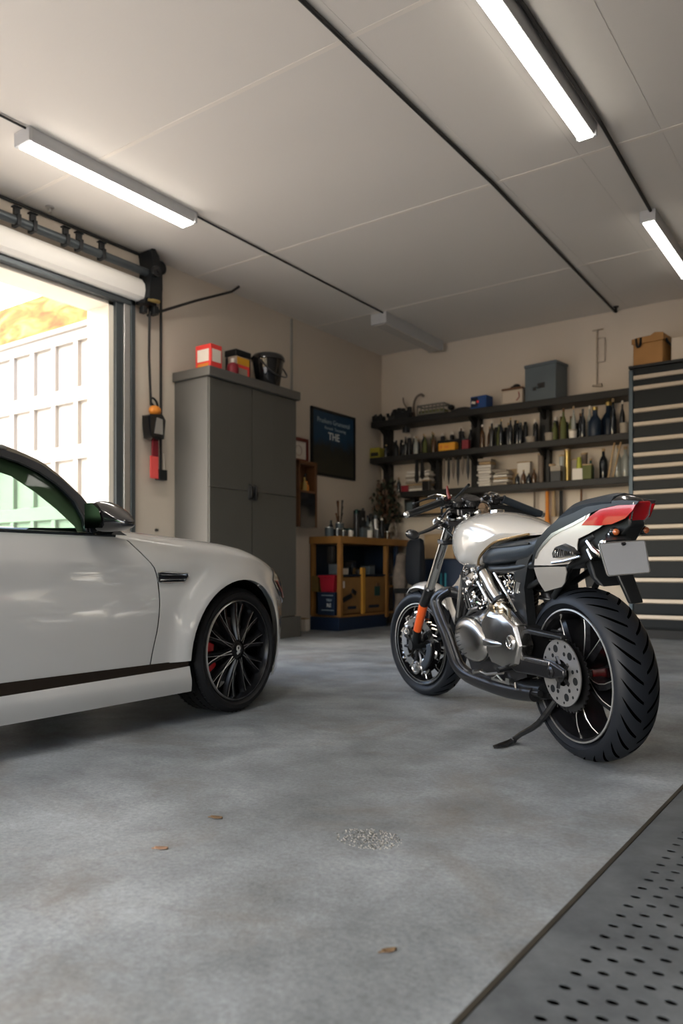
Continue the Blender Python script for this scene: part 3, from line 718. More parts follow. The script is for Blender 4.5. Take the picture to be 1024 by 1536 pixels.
# low wall ledge, boxes and cloths in the corner to the right of the bench
tag(MB().box(-5.425, -4.624, -.16, 0, 0, .025).build('wall_ledge', 'gun', loc=(0, YB, 1.43)), 'narrow dark ledge on the back wall below the shelves', 'ledge')
box_thing('pale_carton', (-4.801, 8.85, 1.455), (.42,.12,.22), 'card', 'pale carton on the narrow ledge under the lowest shelf', 'box')
box_thing('dark_carton', (-5.221+.06, 8.85, 1.455), (.16,.12,.20), 'gun', 'dark framed box on the narrow ledge beside the pale carton', 'box', [('label_panel',(0,-.062,.1),(.09,.004,.12),'slate')])
xq0, xq1 = -4.817, -4.187
t = thing('blue_cupboard', ((xq0+xq1)/2, 8.5, 0), 'low dark blue cupboard against the back wall behind the motorcycle', 'cupboard')
hw_ = (xq1-xq0)/2
MB().box(-hw_, hw_, .02, .44, 0, .86).build('carcass', 'deep_blue', t, bev=.004)
for s_ in (-1, 1):
    d = MB().box(min(0, s_*hw_)+.006, max(0, s_*hw_)-.006, 0, .02, .05, .84).build('door', 'blue', t, bev=.003)
    MB().box(s_*.03-.008, s_*.03+.008, -.02, 0, .5, .68).build('handle', mk('teal_pull', (.05,.28,.35), .4), d)
t = box_thing('beige_carton', ((xq0+xq1)/2-.06, 8.7, .862), (.46,.34,.30), 'card', 'wide beige carton on top of the blue cupboard', 'box', [('flap',(0,-.02,.303),(.48,.35,.01),'card')])
box_thing('plywood_box', (-4.187-.075, 8.60, .862), (.16,.30,.16), 'ply', 'low plywood box on the blue cupboard right of the beige carton', 'box')
# office chair with dark jacket
t = thing('jacket_on_chair', (-4.643, 8.05, 0), 'dark navy jacket hung over a chair back near the workbench', 'chair')
b = MB(); hx = .15
b.loft([[(-hx*1.0,-.10,.50),(hx,-.10,.50),(hx*1.05,.10,.50),(-hx,.10,.50)],[(-hx*1.05,-.11,.75),(hx*.95,-.12,.75),(hx,.11,.75),(-hx,.10,.75)],[(-hx*1.0,-.09,1.02),(hx*.95,-.08,1.04),(hx*.9,.07,1.04),(-hx*.9,.07,1.02)],[(-hx*.75,-.05,1.10),(hx*.8,-.05,1.12),(hx*.75,.05,1.12),(-hx*.7,.05,1.10)]])
b.build('jacket', mk('jacket_cloth', (.008,.011,.018), .7, var=.4, scale=8), t, sub=1)
MB().cyl((0,0,.08),(0,0,.5), .03).build('column', 'gun', t)
for k in range(5):
    a = 2*PI*k/5; MB().tube([(0,0,.09),(.24*math.cos(a),.24*math.sin(a),.05)], .018).ball((.25*math.cos(a),.25*math.sin(a),.03), .03, n=10).build('leg', 'black_satin', t)
MB().box(-.2,.2,-.2,.2,.44,.50).build('seat', 'dark_plastic', t, bev=.02)
t = thing('patterned_cloth', (-5.05, 8.38, 0), 'pale and dark patterned cloth bundle standing beside the workbench', 'cloth')
b = MB(); rn = random.Random(9); secs = []
for k in range(8):
    z = k*.135; rr_ = .085+.025*math.sin(k*1.7); secs.append([(rr_*math.cos(a_)*(1+.25*math.sin(3*a_+k)), rr_*math.sin(a_)*(1+.2*math.cos(2*a_+k)), z) for a_ in [2*PI*j/12 for j in range(12)]])
b.loft(secs); b.build('bundle', mk('cloth_mottle', (.20,.16,.13), .9, var=.75, scale=9), t, sub=1)
# ---------------------------------------------------------------- wall shelves
SY0 = 8.60
t = thing('wall_shelving', (-3.9, YB, 1.6), 'black three-tier shelving along the back wall', 'shelving')
def gx(px, y=8.6): return px
for (xa, xb, z0, z1, y0) in ((-5.647, -2.30, 2.615, 2.695, 8.60), (-5.668, -2.30, 2.14, 2.215, 8.60), (-5.211, -2.30, 1.665, 1.74, 8.62)):
    MB().box(xa+3.9, xb+3.9, y0-YB, -.012, z0-1.6, z1-1.6).build('shelf', 'shelf_black', t, bev=.006)
for px_x, z0, z1, w_ in ((-5.551, 1.5, 2.615, .055), (-4.815, 1.67, 2.14, .06), (-4.237, 1.5, 2.615, .06), (-3.343, 1.67, 2.615, .06)):
    MB().box(px_x-w_+3.9, px_x+w_+3.9, -.11, -.012, z0-1.6, z1-1.6).build('upright', 'shelf_black', t, bev=.004)
    for z in (2.615, 2.14, 1.665):
        if z0 < z-.1 and z <= z1+.03: MB().prism([(0,0),(-.28,0),(-.02,-.16),(0,-.16)], lambda p: (px_x-.02+3.9, p[0]-.01, z-1.6+p[1]), lambda p: (px_x+.02+3.9, p[0]-.01, z-1.6+p[1])).build('bracket', 'shelf_black', t)
Z1, Z2, Z3 = 2.695, 2.215, 1.74
rn = random.Random(21)
# middle shelf: the long row of bottles
X2 = [(-5.45,.16),(-5.366,.22),(-5.294,.20),(-5.233,.17),(-5.151,.23),(-5.071,.24),(-4.991,.22),(-4.922,.26),(-4.863,.22),(-4.795,.27),(-4.737,.24),(-4.388,.27),(-4.323,.24),(-4.259,.27),(-4.062,.27),(-4.0,.25),(-3.938,.30),(-3.877,.26),(-3.817,.31),(-3.757,.27),(-3.697,.31),(-3.638,.28),(-3.571,.24),(-3.413,.24),(-3.156,.22),(-3.108,.30),(-3.053,.34),(-2.991,.26),(-2.937,.35),(-2.883,.28),(-2.83,.31),(-2.777,.35),(-2.496,.38),(-2.416,.36)]
cols = ['glass_dark','glass_brown','glass_dark','glass_clear','dark_plastic','olive','glass_dark','dark_plastic','gun']
words = {'glass_dark':'black','glass_brown':'brown','glass_green':'green','glass_clear':'clear','dark_plastic':'matt black','olive':'olive','slate':'grey','gun':'dark grey'}
GRP = 'bottles crowded along the middle wall shelf'
nbt = {}
for k, (x, h_) in enumerate(X2):
    c = cols[rn.randrange(len(cols))]
    zone = 'left end' if k < 11 else 'centre' if k < 23 else 'right end'
    lab = 'small %s bottle in the row at the %s of the middle shelf' % (words[c], zone)
    bottle('bottle', (x, 8.67+.075*(k % 2), Z2), h_*1.05, rn.uniform(.026,.034), c, lab, group='%s %s bottles on the middle shelf' % (zone, words[c]), capm=rn.choice(['card','paper','walnut','card','gun']))
for k in range(20):                                     # a second row behind
    x = -5.342+k*.125+rn.uniform(-.02,.02)
    if -4.286-.05 < x < -4.14+.05: continue
    spray('spray_can', (x, 8.86, Z2), rn.uniform(.22,.33), .03, rn.choice(['dark_plastic','gun']), 'dark spray can in the back row of the middle wall shelf', 'spray cans behind the bottles', capm=rn.choice(['paper','dark_plastic','card']))
for k, px in enumerate((-2.696, -2.622)):
    bottle('fat_flask', (px+.03*k, 8.68+.16*k, Z2), (.33,.40)[k], (.075,.085)[k], 'navy', ('smaller navy fat flask, left of the pair on the middle shelf','larger navy fat flask with long neck on the middle shelf')[k], 'flask', capm='brass', neck=.42)
x = -4.524
t = thing('yellow_case', (x, 8.66, Z2), 'bright orange-yellow case on the middle wall shelf', 'case')
MB().box(-.115,.115,-.05,.06,0,.10).build('case_body', mk('case_yellow',(.80,.36,.03),.45), t, bev=.008)
MB().box(-.03,.03,-.055,-.05,.03,.06).box(-.09,-.06,-.055,-.05,.03,.07).build('label_panel', 'orange', t)
box_thing('black_case_row', (-4.56, 8.80, Z2), (.34,.10,.16), 'dark_plastic', 'black case behind the orange-yellow case on the middle shelf', 'case')
box_thing('maroon_tin', (-4.266, 8.64, Z2), (.09,.07,.11), 'dark_red', 'maroon tin right of the orange-yellow case', 'tin', [('lid',(0,0,.113),(.094,.074,.012),'gun')])
box_thing('olive_carton', (-5.616, 8.72, Z2), (.15,.16,.14), mk('olive_yellow',(.30,.26,.03),.6), 'olive-yellow carton at the left end of the middle wall shelf', 'box', [('dark_band',(0,-.081,.05),(.12,.004,.05),'dark_plastic')])
for k, (px, w_, h_, c, lab) in enumerate(((-3.213,.10,.09,'bone','pale jar in front of the right upright on the middle shelf'),(-2.937,.09,.10,'paper','white tub at the front of the middle shelf, right of centre'),(-2.366,.10,.11,'bone','pale tub at the right end of the middle wall shelf'),(-3.439,.11,.07,'bone','low pale tub left of the right upright on the middle shelf'))):
    cyl_pot('tub', (px, 8.65, Z2), [(0,0),(w_*.45,0),(w_*.5,h_*.8),(0,h_*.8)], c, lab, 'tub', [(0,h_*.8),(w_*.53,h_*.8),(w_*.53,h_),(0,h_)], 'bone', capname='lid')
# top shelf
xg0, xg1 = -3.509, -3.123
t = thing('grey_metal_box', ((xg0+xg1)/2, 8.63, Z1), 'large blue-grey metal box, biggest thing on the top shelf', 'box', rz=R(-8))
wg = (xg1-xg0)/2*1.03
MB().box(-wg, wg, 0, .28, 0, .40).build('body', 'slate', t, bev=.006)
MB().box(-wg-.008, wg+.008, -.008, .288, .40, .435).build('lid', 'slate', t, bev=.006)
MB().box(-.03,.06,-.006,0,.14,.20).box(-.09,-.05,-.006,0,.12,.16).build('worn_patch', 'gun', t)
t = thing('white_canister', (-3.663, 8.70, Z1), 'cream canister with a dark knobbed lid on the top shelf', 'canister')
MB().box(-.135,.135,-.08,.08,0,.17).build('body', mk('cream_tin',(.50,.42,.33),.5), t, bev=.02)
MB().box(-.13,.14,-.085,.085,.17,.19).build('lid', 'walnut', t, bev=.008)
MB().ball((.03,0,.21),(.05,.05,.035)).ball((-.02,0,.20),(.03,.03,.025)).build('knob', 'dark_plastic', t)
MB().tube([(.06,-.082,.03),(.10,-.085,.07),(.09,-.085,.13)], .006).build('dent_mark', 'dark_red', t)
t = thing('blue_box', (-4.096, 8.72, Z1), 'small dark blue box with a white and red mark on the top shelf', 'box', rz=R(-6))
MB().box(-.11,.11,-.08,.08,0,.155).build('body', mk('royal_blue',(.012,.06,.22),.45), t, bev=.004)
MB().box(-.10,-.005,-.083,-.08,.025,.14).build('front_panel', 'deep_blue', t)
MB().cbox((-.065,-.085,.08),(.055,.004,.03),rot=(0,.2,0)).build('white_mark', 'paper', t); MB().cbox((-.005,-.085,.085),(.028,.004,.03)).build('red_mark', 'bright_red', t)
def machine_part(loc, s_, label, seed, mat='gun'):
    t = thing('machine_part', loc, label, 'machine part'); rn = random.Random(seed)
    b = MB(); b.cbox((0,0,.05*s_),(.20*s_,.14*s_,.10*s_)); b.cyl((-.11*s_,0,.06*s_),(.12*s_,0,.06*s_),.045*s_,n=12)
    b.build('housing', mat, t, bev=.006)
    b = MB()
    for k in range(7):
        x, y, r_ = rn.uniform(-.1,.1)*s_, rn.uniform(-.07,.05)*s_, rn.uniform(.015,.035)*s_
        b.cyl((x,y,.08*s_),(x+rn.uniform(-.02,.02),y,rn.uniform(.11,.17)*s_),r_,n=10)
    b.build('fitting', 'dark_plastic', t); return t
machine_part((-5.585, 8.70, Z1), .75, 'black machine part at the far left of the top shelf', 1, 'dark_plastic')
machine_part((-5.385, 8.80, Z1), .85, 'dark machine part second from the left on the top shelf', 2)
machine_part((-5.2, 8.70, Z1), 1.0, 'taller machine part beside the curved pipe on the top shelf', 3, 'dark_plastic')
tag(MB().tube([(0,0,0),(-.01,0,.20),(.03,0,.30),(.10,0,.33),(.14,0,.30)], .016, smooth=5).build('curved_pipe', mk('old_pipe',(.17,.13,.10),.6), loc=(-5.117, 8.84, Z1)), 'curved brown pipe standing on the top shelf', 'pipe')
tag(MB().tube([(0,0,0),(-.06,0,.16),(-.12,0,.26),(-.13,0,.33)], .009, smooth=4).build('bent_wire', 'old_pipe', loc=(-5.178, 8.87, Z1)), 'thin bent wire beside the curved pipe on the top shelf', 'wire')
t = thing('wire_basket', (-4.766, 8.72, Z1), 'open wire-framed basket on the top shelf', 'basket')
b = MB()
for z in (.02,.13): b.tube([(-.19,-.08,z),(.19,-.08,z),(.19,.08,z),(-.19,.08,z)], .012, closed=True, n=6)
for k in range(8): b.tube([(-.19+k*.054,-.08,.02),(-.19+k*.054,-.08,.13)], .009, n=6)
b.build('frame', mk('basket_grey',(.16,.15,.13),.6), t)
MB().box(-.18,.18,-.07,.07,.0,.07).build('contents', 'olive', t, bev=.01)
t = thing('clamp_lamp', (-4.519, 8.74, Z1), 'small black clamp lamp on the top shelf right of the wire basket', 'lamp')
MB().cyl((0,0,0),(0,0,.06),.012).cbox((0,0,.01),(.08,.06,.02)).build('stand', 'black_satin', t); MB().ball((0,-.01,.08),(.045,.05,.035)).build('head', 'black_satin', t)
tag(MB().ball((0,0,0),(.16,.07,.045)).build('folded_rag', 'dark_plastic', loc=(-4.37, 8.74, Z1+.02)), 'dark folded rag left of the small blue box', 'rag')
tag(MB().cyl((0,0,0),(0,0,-.07),.05).cyl((0,0,0),(0,0,.03),.02).build('hanging_pulley', 'dark_plastic', loc=(-5.148, 8.68, 2.585)), 'black pulley hanging under the left end of the top shelf', 'pulley')
# lowest shelf
for k, (px, n_, lab) in enumerate(((-4.976, 8, 'tall stack of folded cream cloths at the left of the lowest shelf'), (-4.036, 10, 'stack of folded cream papers left of centre on the lowest shelf'), (-3.817, 6, 'shorter crumpled stack of cream papers at the centre of the lowest shelf'))):
    t = thing('folded_stack', (px, 8.735, Z3), lab, 'stack')
    rnn = random.Random(k); z = 0
    for j in range(n_):
        w_ = (.36 if k == 0 else .18 if k == 1 else .20)*rnn.uniform(.85,1); hh = rnn.uniform(.022,.04)
        MB().cbox((rnn.uniform(-.015,.015),0,z+hh/2),(w_,.16,hh*.86),rot=(0,0,rnn.uniform(-.06,.06))).build('folded_sheet', rnn.choice(['paper','bone','card','paper']), t, bev=.008); z += hh
for k, (px, l_, lab) in enumerate(((-4.97,.26,'dark long tool hanging over the folded cloths'),(-4.891,.22,'second dark tool hanging over the folded cloths'))):
    tag(MB().prism([(-.018,0),(.018,0),(.03,-l_),(0,-l_-.04),(-.03,-l_)], lambda p:(p[0],0,p[1]), lambda p:(p[0],.02,p[1])).build('hanging_tool', 'gun', loc=(px, 8.64, 2.139)), lab, 'tool', 'tools hung in front of the folded cloths')
for k, px in enumerate((-4.61, -4.544, -4.479, -4.414, -4.349, -4.276)):
    l_ = [.30,.34,.28,.36,.24,.30][k]
    b = MB(); b.prism([(-.010,0),(.016,-.02),(.020,-l_*.6),(.004,-l_),(-.016,-l_*.65)], lambda p:(p[0],0,p[1]), lambda p:(p[0],.012,p[1]))
    tag(b.build('hung_file', 'gun' if k % 2 else 'old_pipe', loc=(px, 8.70, 2.139)), ['leftmost hanging blade-shaped tool under the middle shelf','second hanging blade from the left under the middle shelf','third hanging blade from the left under the middle shelf','longest hanging blade, fourth from the left under the middle shelf','shortest hanging blade, fifth from the left under the middle shelf','rightmost hanging blade beside the centre upright'][k], 'tool', 'blades hanging under the middle shelf')
items = [(-5.284,.20,.028,'glass_dark','dark bottle at the far left of the lowest shelf'),(-3.629,.14,.03,'glass_dark','short dark bottle, first right of the paper stacks'),(-3.554,.17,.03,'glass_brown','brown bottle, second right of the paper stacks'),(-3.487,.13,.03,'glass_dark','squat dark bottle, third right of the paper stacks'),(-3.422,.18,.03,'glass_brown','brown bottle just left of the right upright, lowest shelf'),(-2.65,.36,.05,'glass_dark','tall black bottle beside the wooden sticks on the lowest shelf'),(-2.727-.03,.24,.038,'deep_green','dark green bottle left of the tall black one, lowest shelf'),(-2.408,.36,.05,'glass_clear','tall clear bottle at the right end of the lowest shelf'),(-2.49,.38,.04,'glass_clear','clear bottle behind the wooden sticks on the lowest shelf')]
for (x, h_, r_, c, lab) in items: bottle('bottle', (x, 8.72 if x < -2.75 else 8.84, Z3), h_, r_, c, lab, capm='card')
box_thing('red_tool_box', (-5.146, 8.67, Z3), (.10,.08,.08), 'dark_red', 'small dark red tool box at the left end of the lowest shelf', 'box')
for k, (px, h_, c, lab) in enumerate(((-3.371,.34,'old_pipe','brown cardboard tube left of the right upright'),(-3.233,.20,'gun','dark box-like tube right of the right upright'),(-3.113,.30,'glass_clear','tall translucent tube on the lowest shelf'),(-3.05,.36,'brass','tall brass tube on the lowest shelf'),(-2.855,.30,'old_pipe','brown tube right of the lime bottle'))):
    t = thing('upright_tube', (px, 8.80, Z3), lab, 'tube'); MB().cyl((0,0,0),(0,0,h_),.035,n=12).build('barrel', c, t); MB().cyl((0,0,h_),(0,0,h_+.02),.039,n=12).build('cap', 'card', t)
box_thing('white_jar_box', (-3.137, 8.68, Z3), (.12,.08,.12), 'dark_plastic', 'dark box with a pale top, right of the right upright', 'box', [('lid',(0,0,.15),(.12,.08,.06),'bone')])
t = thing('lime_bottle', (-2.878, 8.69, Z3), 'lime yellow bottle in a white holder on the lowest shelf', 'bottle')
MB().box(-.065,.065,-.05,.05,0,.13).build('holder', 'paper', t, bev=.006); MB().cyl((0,0,.13),(0,0,.26),.03,.022).build('bottle_neck', mk('lime',(.38,.40,.04),.4), t)
for k, px in enumerate((-2.544, -2.493)):
    tag(MB().tube([(0,0,0),(.04+.02*k,.10,.40)], .012, n=8).build('wooden_stick', 'card', loc=(px, 8.66, Z3+.005)), ('left wooden stick leaning on the lowest shelf','right wooden stick leaning on the lowest shelf')[k], 'stick', 'wooden sticks on the lowest shelf')
for k, (px, c, l_, lab) in enumerate(((-3.324,'orange',.42,'orange long tool hanging below the lowest shelf'),(-3.243,'card',.30,'pale tool hanging below the lowest shelf'),(-3.155,'dark_plastic',.40,'black tool hanging below the lowest shelf'),(-2.918,'walnut',.6,'long brown rod hanging below the lowest shelf'),(-3.481,'old_pipe',.2,'short thin tool hanging below the lowest shelf'))):
    t = thing('hung_tool', (px, 8.88, 1.655), lab, 'tool'); MB().tube([(0,0,0),(0,0,-l_*.55)], .012 if k > 2 else .022, n=8).build('shaft', c, t); MB().tube([(0,0,-l_*.55),(0,0,-l_)], [.022,.035] if k < 3 else [.012,.014], n=8).build('grip', c, t)
tag(MB().box(-3.3,3.3 if 0 else .0,-.006,0,0,.28).build('splash_board', mk('board_pale',(.50,.42,.34),.7,var=.12,scale=4), loc=(-2.25, YB-.001, .95)), 'pale wooden board fixed low on the back wall behind the motorcycle', 'board')

# ---------------------------------------------------------------- tool chest
tx0 = -2.255; ty = 8.41; tw = 1.45; th = 2.848
t = thing('tool_chest', (tx0, ty, 0), 'tall dark blue tool chest with many long pale drawer pulls', 'tool chest')
MB().box(0, tw, .02, .52, .10, th).build('body', 'chest_blue', t, bev=.006)
MB().box(.03, tw-.03, .06, .50, 0, .10).build('base', 'dark_plastic', t)
MB().box(-.0, .042, -.012, .03, .06, th-.02).build('side_post', mk('post_blue',(.05,.075,.095),.4,metal=.3), t, bev=.004)
MB().box(-.005, tw+.005, -.005, .53, th, th+.03).build('top', 'dark_plastic', t, bev=.004)
zs_ = [2.739, 2.627, 2.393, 2.25, 2.084, 1.928, 1.801, 1.678, 1.53, 1.371, 1.167, 1.051, 0.833, 0.614, 0.393, 0.228]
zb = zs_[1:]+[.12]
for k, z in enumerate(zs_):
    top_ = z-.022+.052; bot = zb[k]+.032 if k < 15 else .12
    d = MB().box(.05, tw-.03, -.004, .02, bot, z+.022).build('drawer', 'chest_blue', t, bev=.003)
    MB().prism([(0,.020),(-.022,.022),(-.026,-.012),(-.016,-.022),(-.012,-.004),(0,0)], lambda p: (.052, -.004+p[0], z+p[1]), lambda p: (tw-.04, -.004+p[0], z+p[1])).build('pull', 'chest_strip', d)
tx = -2.231; t = thing('leather_trunk', (tx, 8.47, th+.03), 'brown leather-covered trunk on top of the tool chest', 'trunk', rz=R(-6))
w_ = -1.921-tx
MB().box(0, w_, 0, .30, 0, .24).build('body', 'leather_brown', t, bev=.012)
b = MB(); b.prism([(-.01,.235),(w_+.01,.235),(w_+.01,.31),(w_*.75,.325),(w_*.6,.30),(w_*.2,.30),(-.01,.29)], lambda p:(p[0],-.01,p[1]), lambda p:(p[0],.31,p[1]))
b.build('lid', 'leather_brown', t, bev=.01)
MB().tube([(w_*.12,-.012,.29),(w_*.18,-.03,.20),(w_*.28,-.03,.21),(w_*.28,-.012,.29)], .012, smooth=4).build('strap', 'black_satin', t)
MB().tube([(w_+.01,.06,.26),(w_+.03,.10,.21),(w_+.03,.20,.21),(w_+.01,.24,.26)], .012, smooth=4).build('handle', 'black_satin', t)
box_thing('pale_case', (-1.773+.06, 8.68, th+.031), (.30,.28,.26), 'cream_tin', 'pale case at the right of the brown trunk on the tool chest', 'case')

# more clutter on the workbench, the top shelf and the lowest shelf
CL = [((-5.31,7.50),'tin',.07,.035,'gun','tiny dark tin at the front corner of the workbench, left of the teal case'),
      ((-5.31,7.64),'tin',.08,.03,'paper','tiny pale tin at the front of the workbench before the brush pot'),
      ((-5.50,7.50),'bottle',.20,.035,'glass_dark','dark bottle behind the grey paint tin on the workbench'),
      ((-5.52,7.68),'bottle',.26,.035,'gun','dark grey bottle behind the teal case on the workbench'),
      ((-5.54,7.80),'bottle',.18,.04,'slate','grey bottle behind the tall slim spray can'),
      ((-5.32,8.07),'tin',.10,.035,'paper','pale tin in front of the grey parts box on the workbench'),
      ((-5.31,8.24),'tin',.12,.03,'gun','dark tin between the clear bottle and the silver spray can'),
      ((-5.32,8.50),'tin',.10,.035,'glass_brown','brown tin near the pale carved ornament'),
      ((-5.56,8.28),'bottle',.40,.04,'glass_dark','tallest dark bottle at the back of the workbench')]
for (x, y), kind, h_, r_, c, lab in CL:
    (tin('small_tin', (x, y, BZ), h_, r_, c, lab) if kind == 'tin' else bottle('workbench_bottle', (x, y, BZ), h_, r_, c, lab, capm='gun'))
for k, (px, h_, w_, c, lab) in enumerate((
    (-4.82, .12, .10, 'gun', 'dark grey case in front of the folded cloths on the lowest shelf'),
    (-3.731, .20, .10, 'card', 'upright tan carton behind the short bottles on the lowest shelf'),
    (-3.009, .26, .12, 'bone', 'upright cream board box behind the lime bottle'),
    (-2.765, .16, .10, 'olive', 'olive box in front of the brown tube, right of the lime bottle'),
    (-3.598, .28, .16, 'paper', 'pale board standing at the back of the lowest shelf, centre right'))):
    box_thing('shelf_box', (px, 8.64 if k in (0, 3) else 8.86, Z3), (w_, .07, h_), c, lab, 'box', [('lid', (0,0,h_), (w_+.006,.076,.014), 'card')])

# ---------------------------------------------------------------- white car
mk('car_paint', (.62, .61, .585), .22, var=.015, coat=1.0, spec=.5)
mk('window_frame', (.010, .012, .016), .18, var=.1, coat=.5)
mk('tyre', (.010, .010, .011), .6, spec=.3, var=.2, scale=12, bump=.08, bscale=40)
mk('rim_black', (.006, .006, .007), .25, var=.1, spec=.3)
mk('liner_black', (.006, .006, .006), .95, spec=0)
mk('headliner', (.15, .13, .095), .85)
mk('trim_bronze', (.06, .045, .035), .25, metal=.8)
mk('caliper_red', (.62, .01, .015), .3, coat=.4)
def glass_mat(name, tint, gl=.04):
    m = bpy.data.materials.new(name); m.use_nodes = True; nt = m.node_tree; N = nt.nodes; L = nt.links
    N.remove(N['Principled BSDF']); out = N['Material Output']
    tr = N.new('ShaderNodeBsdfTransparent'); tr.inputs[0].default_value = tint+(1,)
    g = N.new('ShaderNodeBsdfGlossy'); g.inputs['Roughness'].default_value = .02
    mx = N.new('ShaderNodeMixShader'); mx.inputs[0].default_value = gl; L.new(tr.outputs[0], mx.inputs[1]); L.new(g.outputs[0], mx.inputs[2])
    L.new(mx.outputs[0], out.inputs['Surface']); return m
M['car_glass'] = glass_mat('car_glass', (.42, .60, .48), .012); M['screen_glass'] = glass_mat('screen_glass', (.85, .93, .88), .05)
M['lamp_glass'] = glass_mat('lamp_glass', (.75, .75, .75))

def table(pts):
    xs_ = [p[0] for p in pts]; ys_ = [p[1] for p in pts]; n = len(pts)
    d = [(ys_[i+1]-ys_[i])/(xs_[i+1]-xs_[i]) for i in range(n-1)]
    m = [d[0]]+[0 if d[i-1]*d[i] <= 0 else 2*d[i-1]*d[i]/(d[i-1]+d[i]) for i in range(1, n-1)]+[d[-1]]
    def f(x):
        if x <= xs_[0]: return ys_[0]
        if x >= xs_[-1]: return ys_[-1]
        i = 0
        while x > xs_[i+1]: i += 1
        w = xs_[i+1]-xs_[i]; u = (x-xs_[i])/w
        return (2*u**3-3*u*u+1)*ys_[i]+(u**3-2*u*u+u)*w*m[i]+(-2*u**3+3*u*u)*ys_[i+1]+(u**3-u*u)*w*m[i+1]
    return f
zs_f = table([(-1.3,.80),(0,.85),(1.2,.855),(2.1,.85),(2.5,.80),(2.9,.765),(3.2,.68),(3.5,.56),(3.68,.5)])
ze_f = table([(-1.3,.86),(0,.90),(1.2,.905),(2.1,.905),(2.35,.89),(2.67,.868),(2.9,.845),(3.15,.79),(3.3,.735),(3.5,.65),(3.68,.58)])
Yf, Yr = 3.68, -1.30
def Wp(Y):
    if Y > 2.6: return .87*max(1e-4, 1-((Y-2.6)/(Yf-2.6))**3.0)**(1/2.2)
    if Y < -.3: return .87*max(1e-4, 1-((-.3-Y)/(-.3-Yr))**3.0)**(1/2.6)
    return .87
WC = ((2.87, .315), (.22, .315)); RA = .357
def Ps(s, Y, v):
    W = Wp(Y); zs = zs_f(Y); ze = ze_f(Y)
    t = min(v, zs); off = 0
    if t < .55: off -= .030*((.55-t)/.35)**2
    fade = max(0, min(1, (2.75-Y)/.6)); fade = fade*fade*(3-2*fade)
    k = t-.742
    soft = .5*(k+math.sqrt(k*k+.0001))
    off -= .42*soft*fade + .05*(1-fade)*soft
    off -= .007*math.exp(-((t-.66)/.06)**2)*fade
    for c in WC:
        r = math.hypot(Y-c[0], t-c[1]); off += .026*math.exp(-((r-.36)/.075)**2) if r > .2 else 0
    x = W+off*min(1, W/.5)
    z = v
    if v > zs:
        q = v-zs; A = .17; u = min(1, q/A)
        x -= A*(u**1.7)*.92; z = zs+(ze-zs)*(1-(1-u)**2)
        if q > A:
            x0 = max(.05, W-.16); d = q-A; x -= d
            fr = min(1, d/x0); z = ze+.012*math.sin(fr*PI/2)*max(0, min(1, (3.7-Y)/1.2))
    return Vector((s*max(x, 0), Y, z))
def resample(poly, d):
    out = []
    for i in range(len(poly)):
        a, b_ = Vector(poly[i]), Vector(poly[(i+1) % len(poly)]); n = max(1, int((b_-a).length/d+.5))
        for k in range(n): out.append(a+(b_-a)*k/n)
    return out
def inside(p, poly):
    c = False; n = len(poly); j = n-1
    for i in range(n):
        if (poly[i][1] > p[1]) != (poly[j][1] > p[1]) and p[0] < (poly[j][0]-poly[i][0])*(p[1]-poly[i][1])/(poly[j][1]-poly[i][1])+poly[i][0]: c = not c
        j = i
    return c
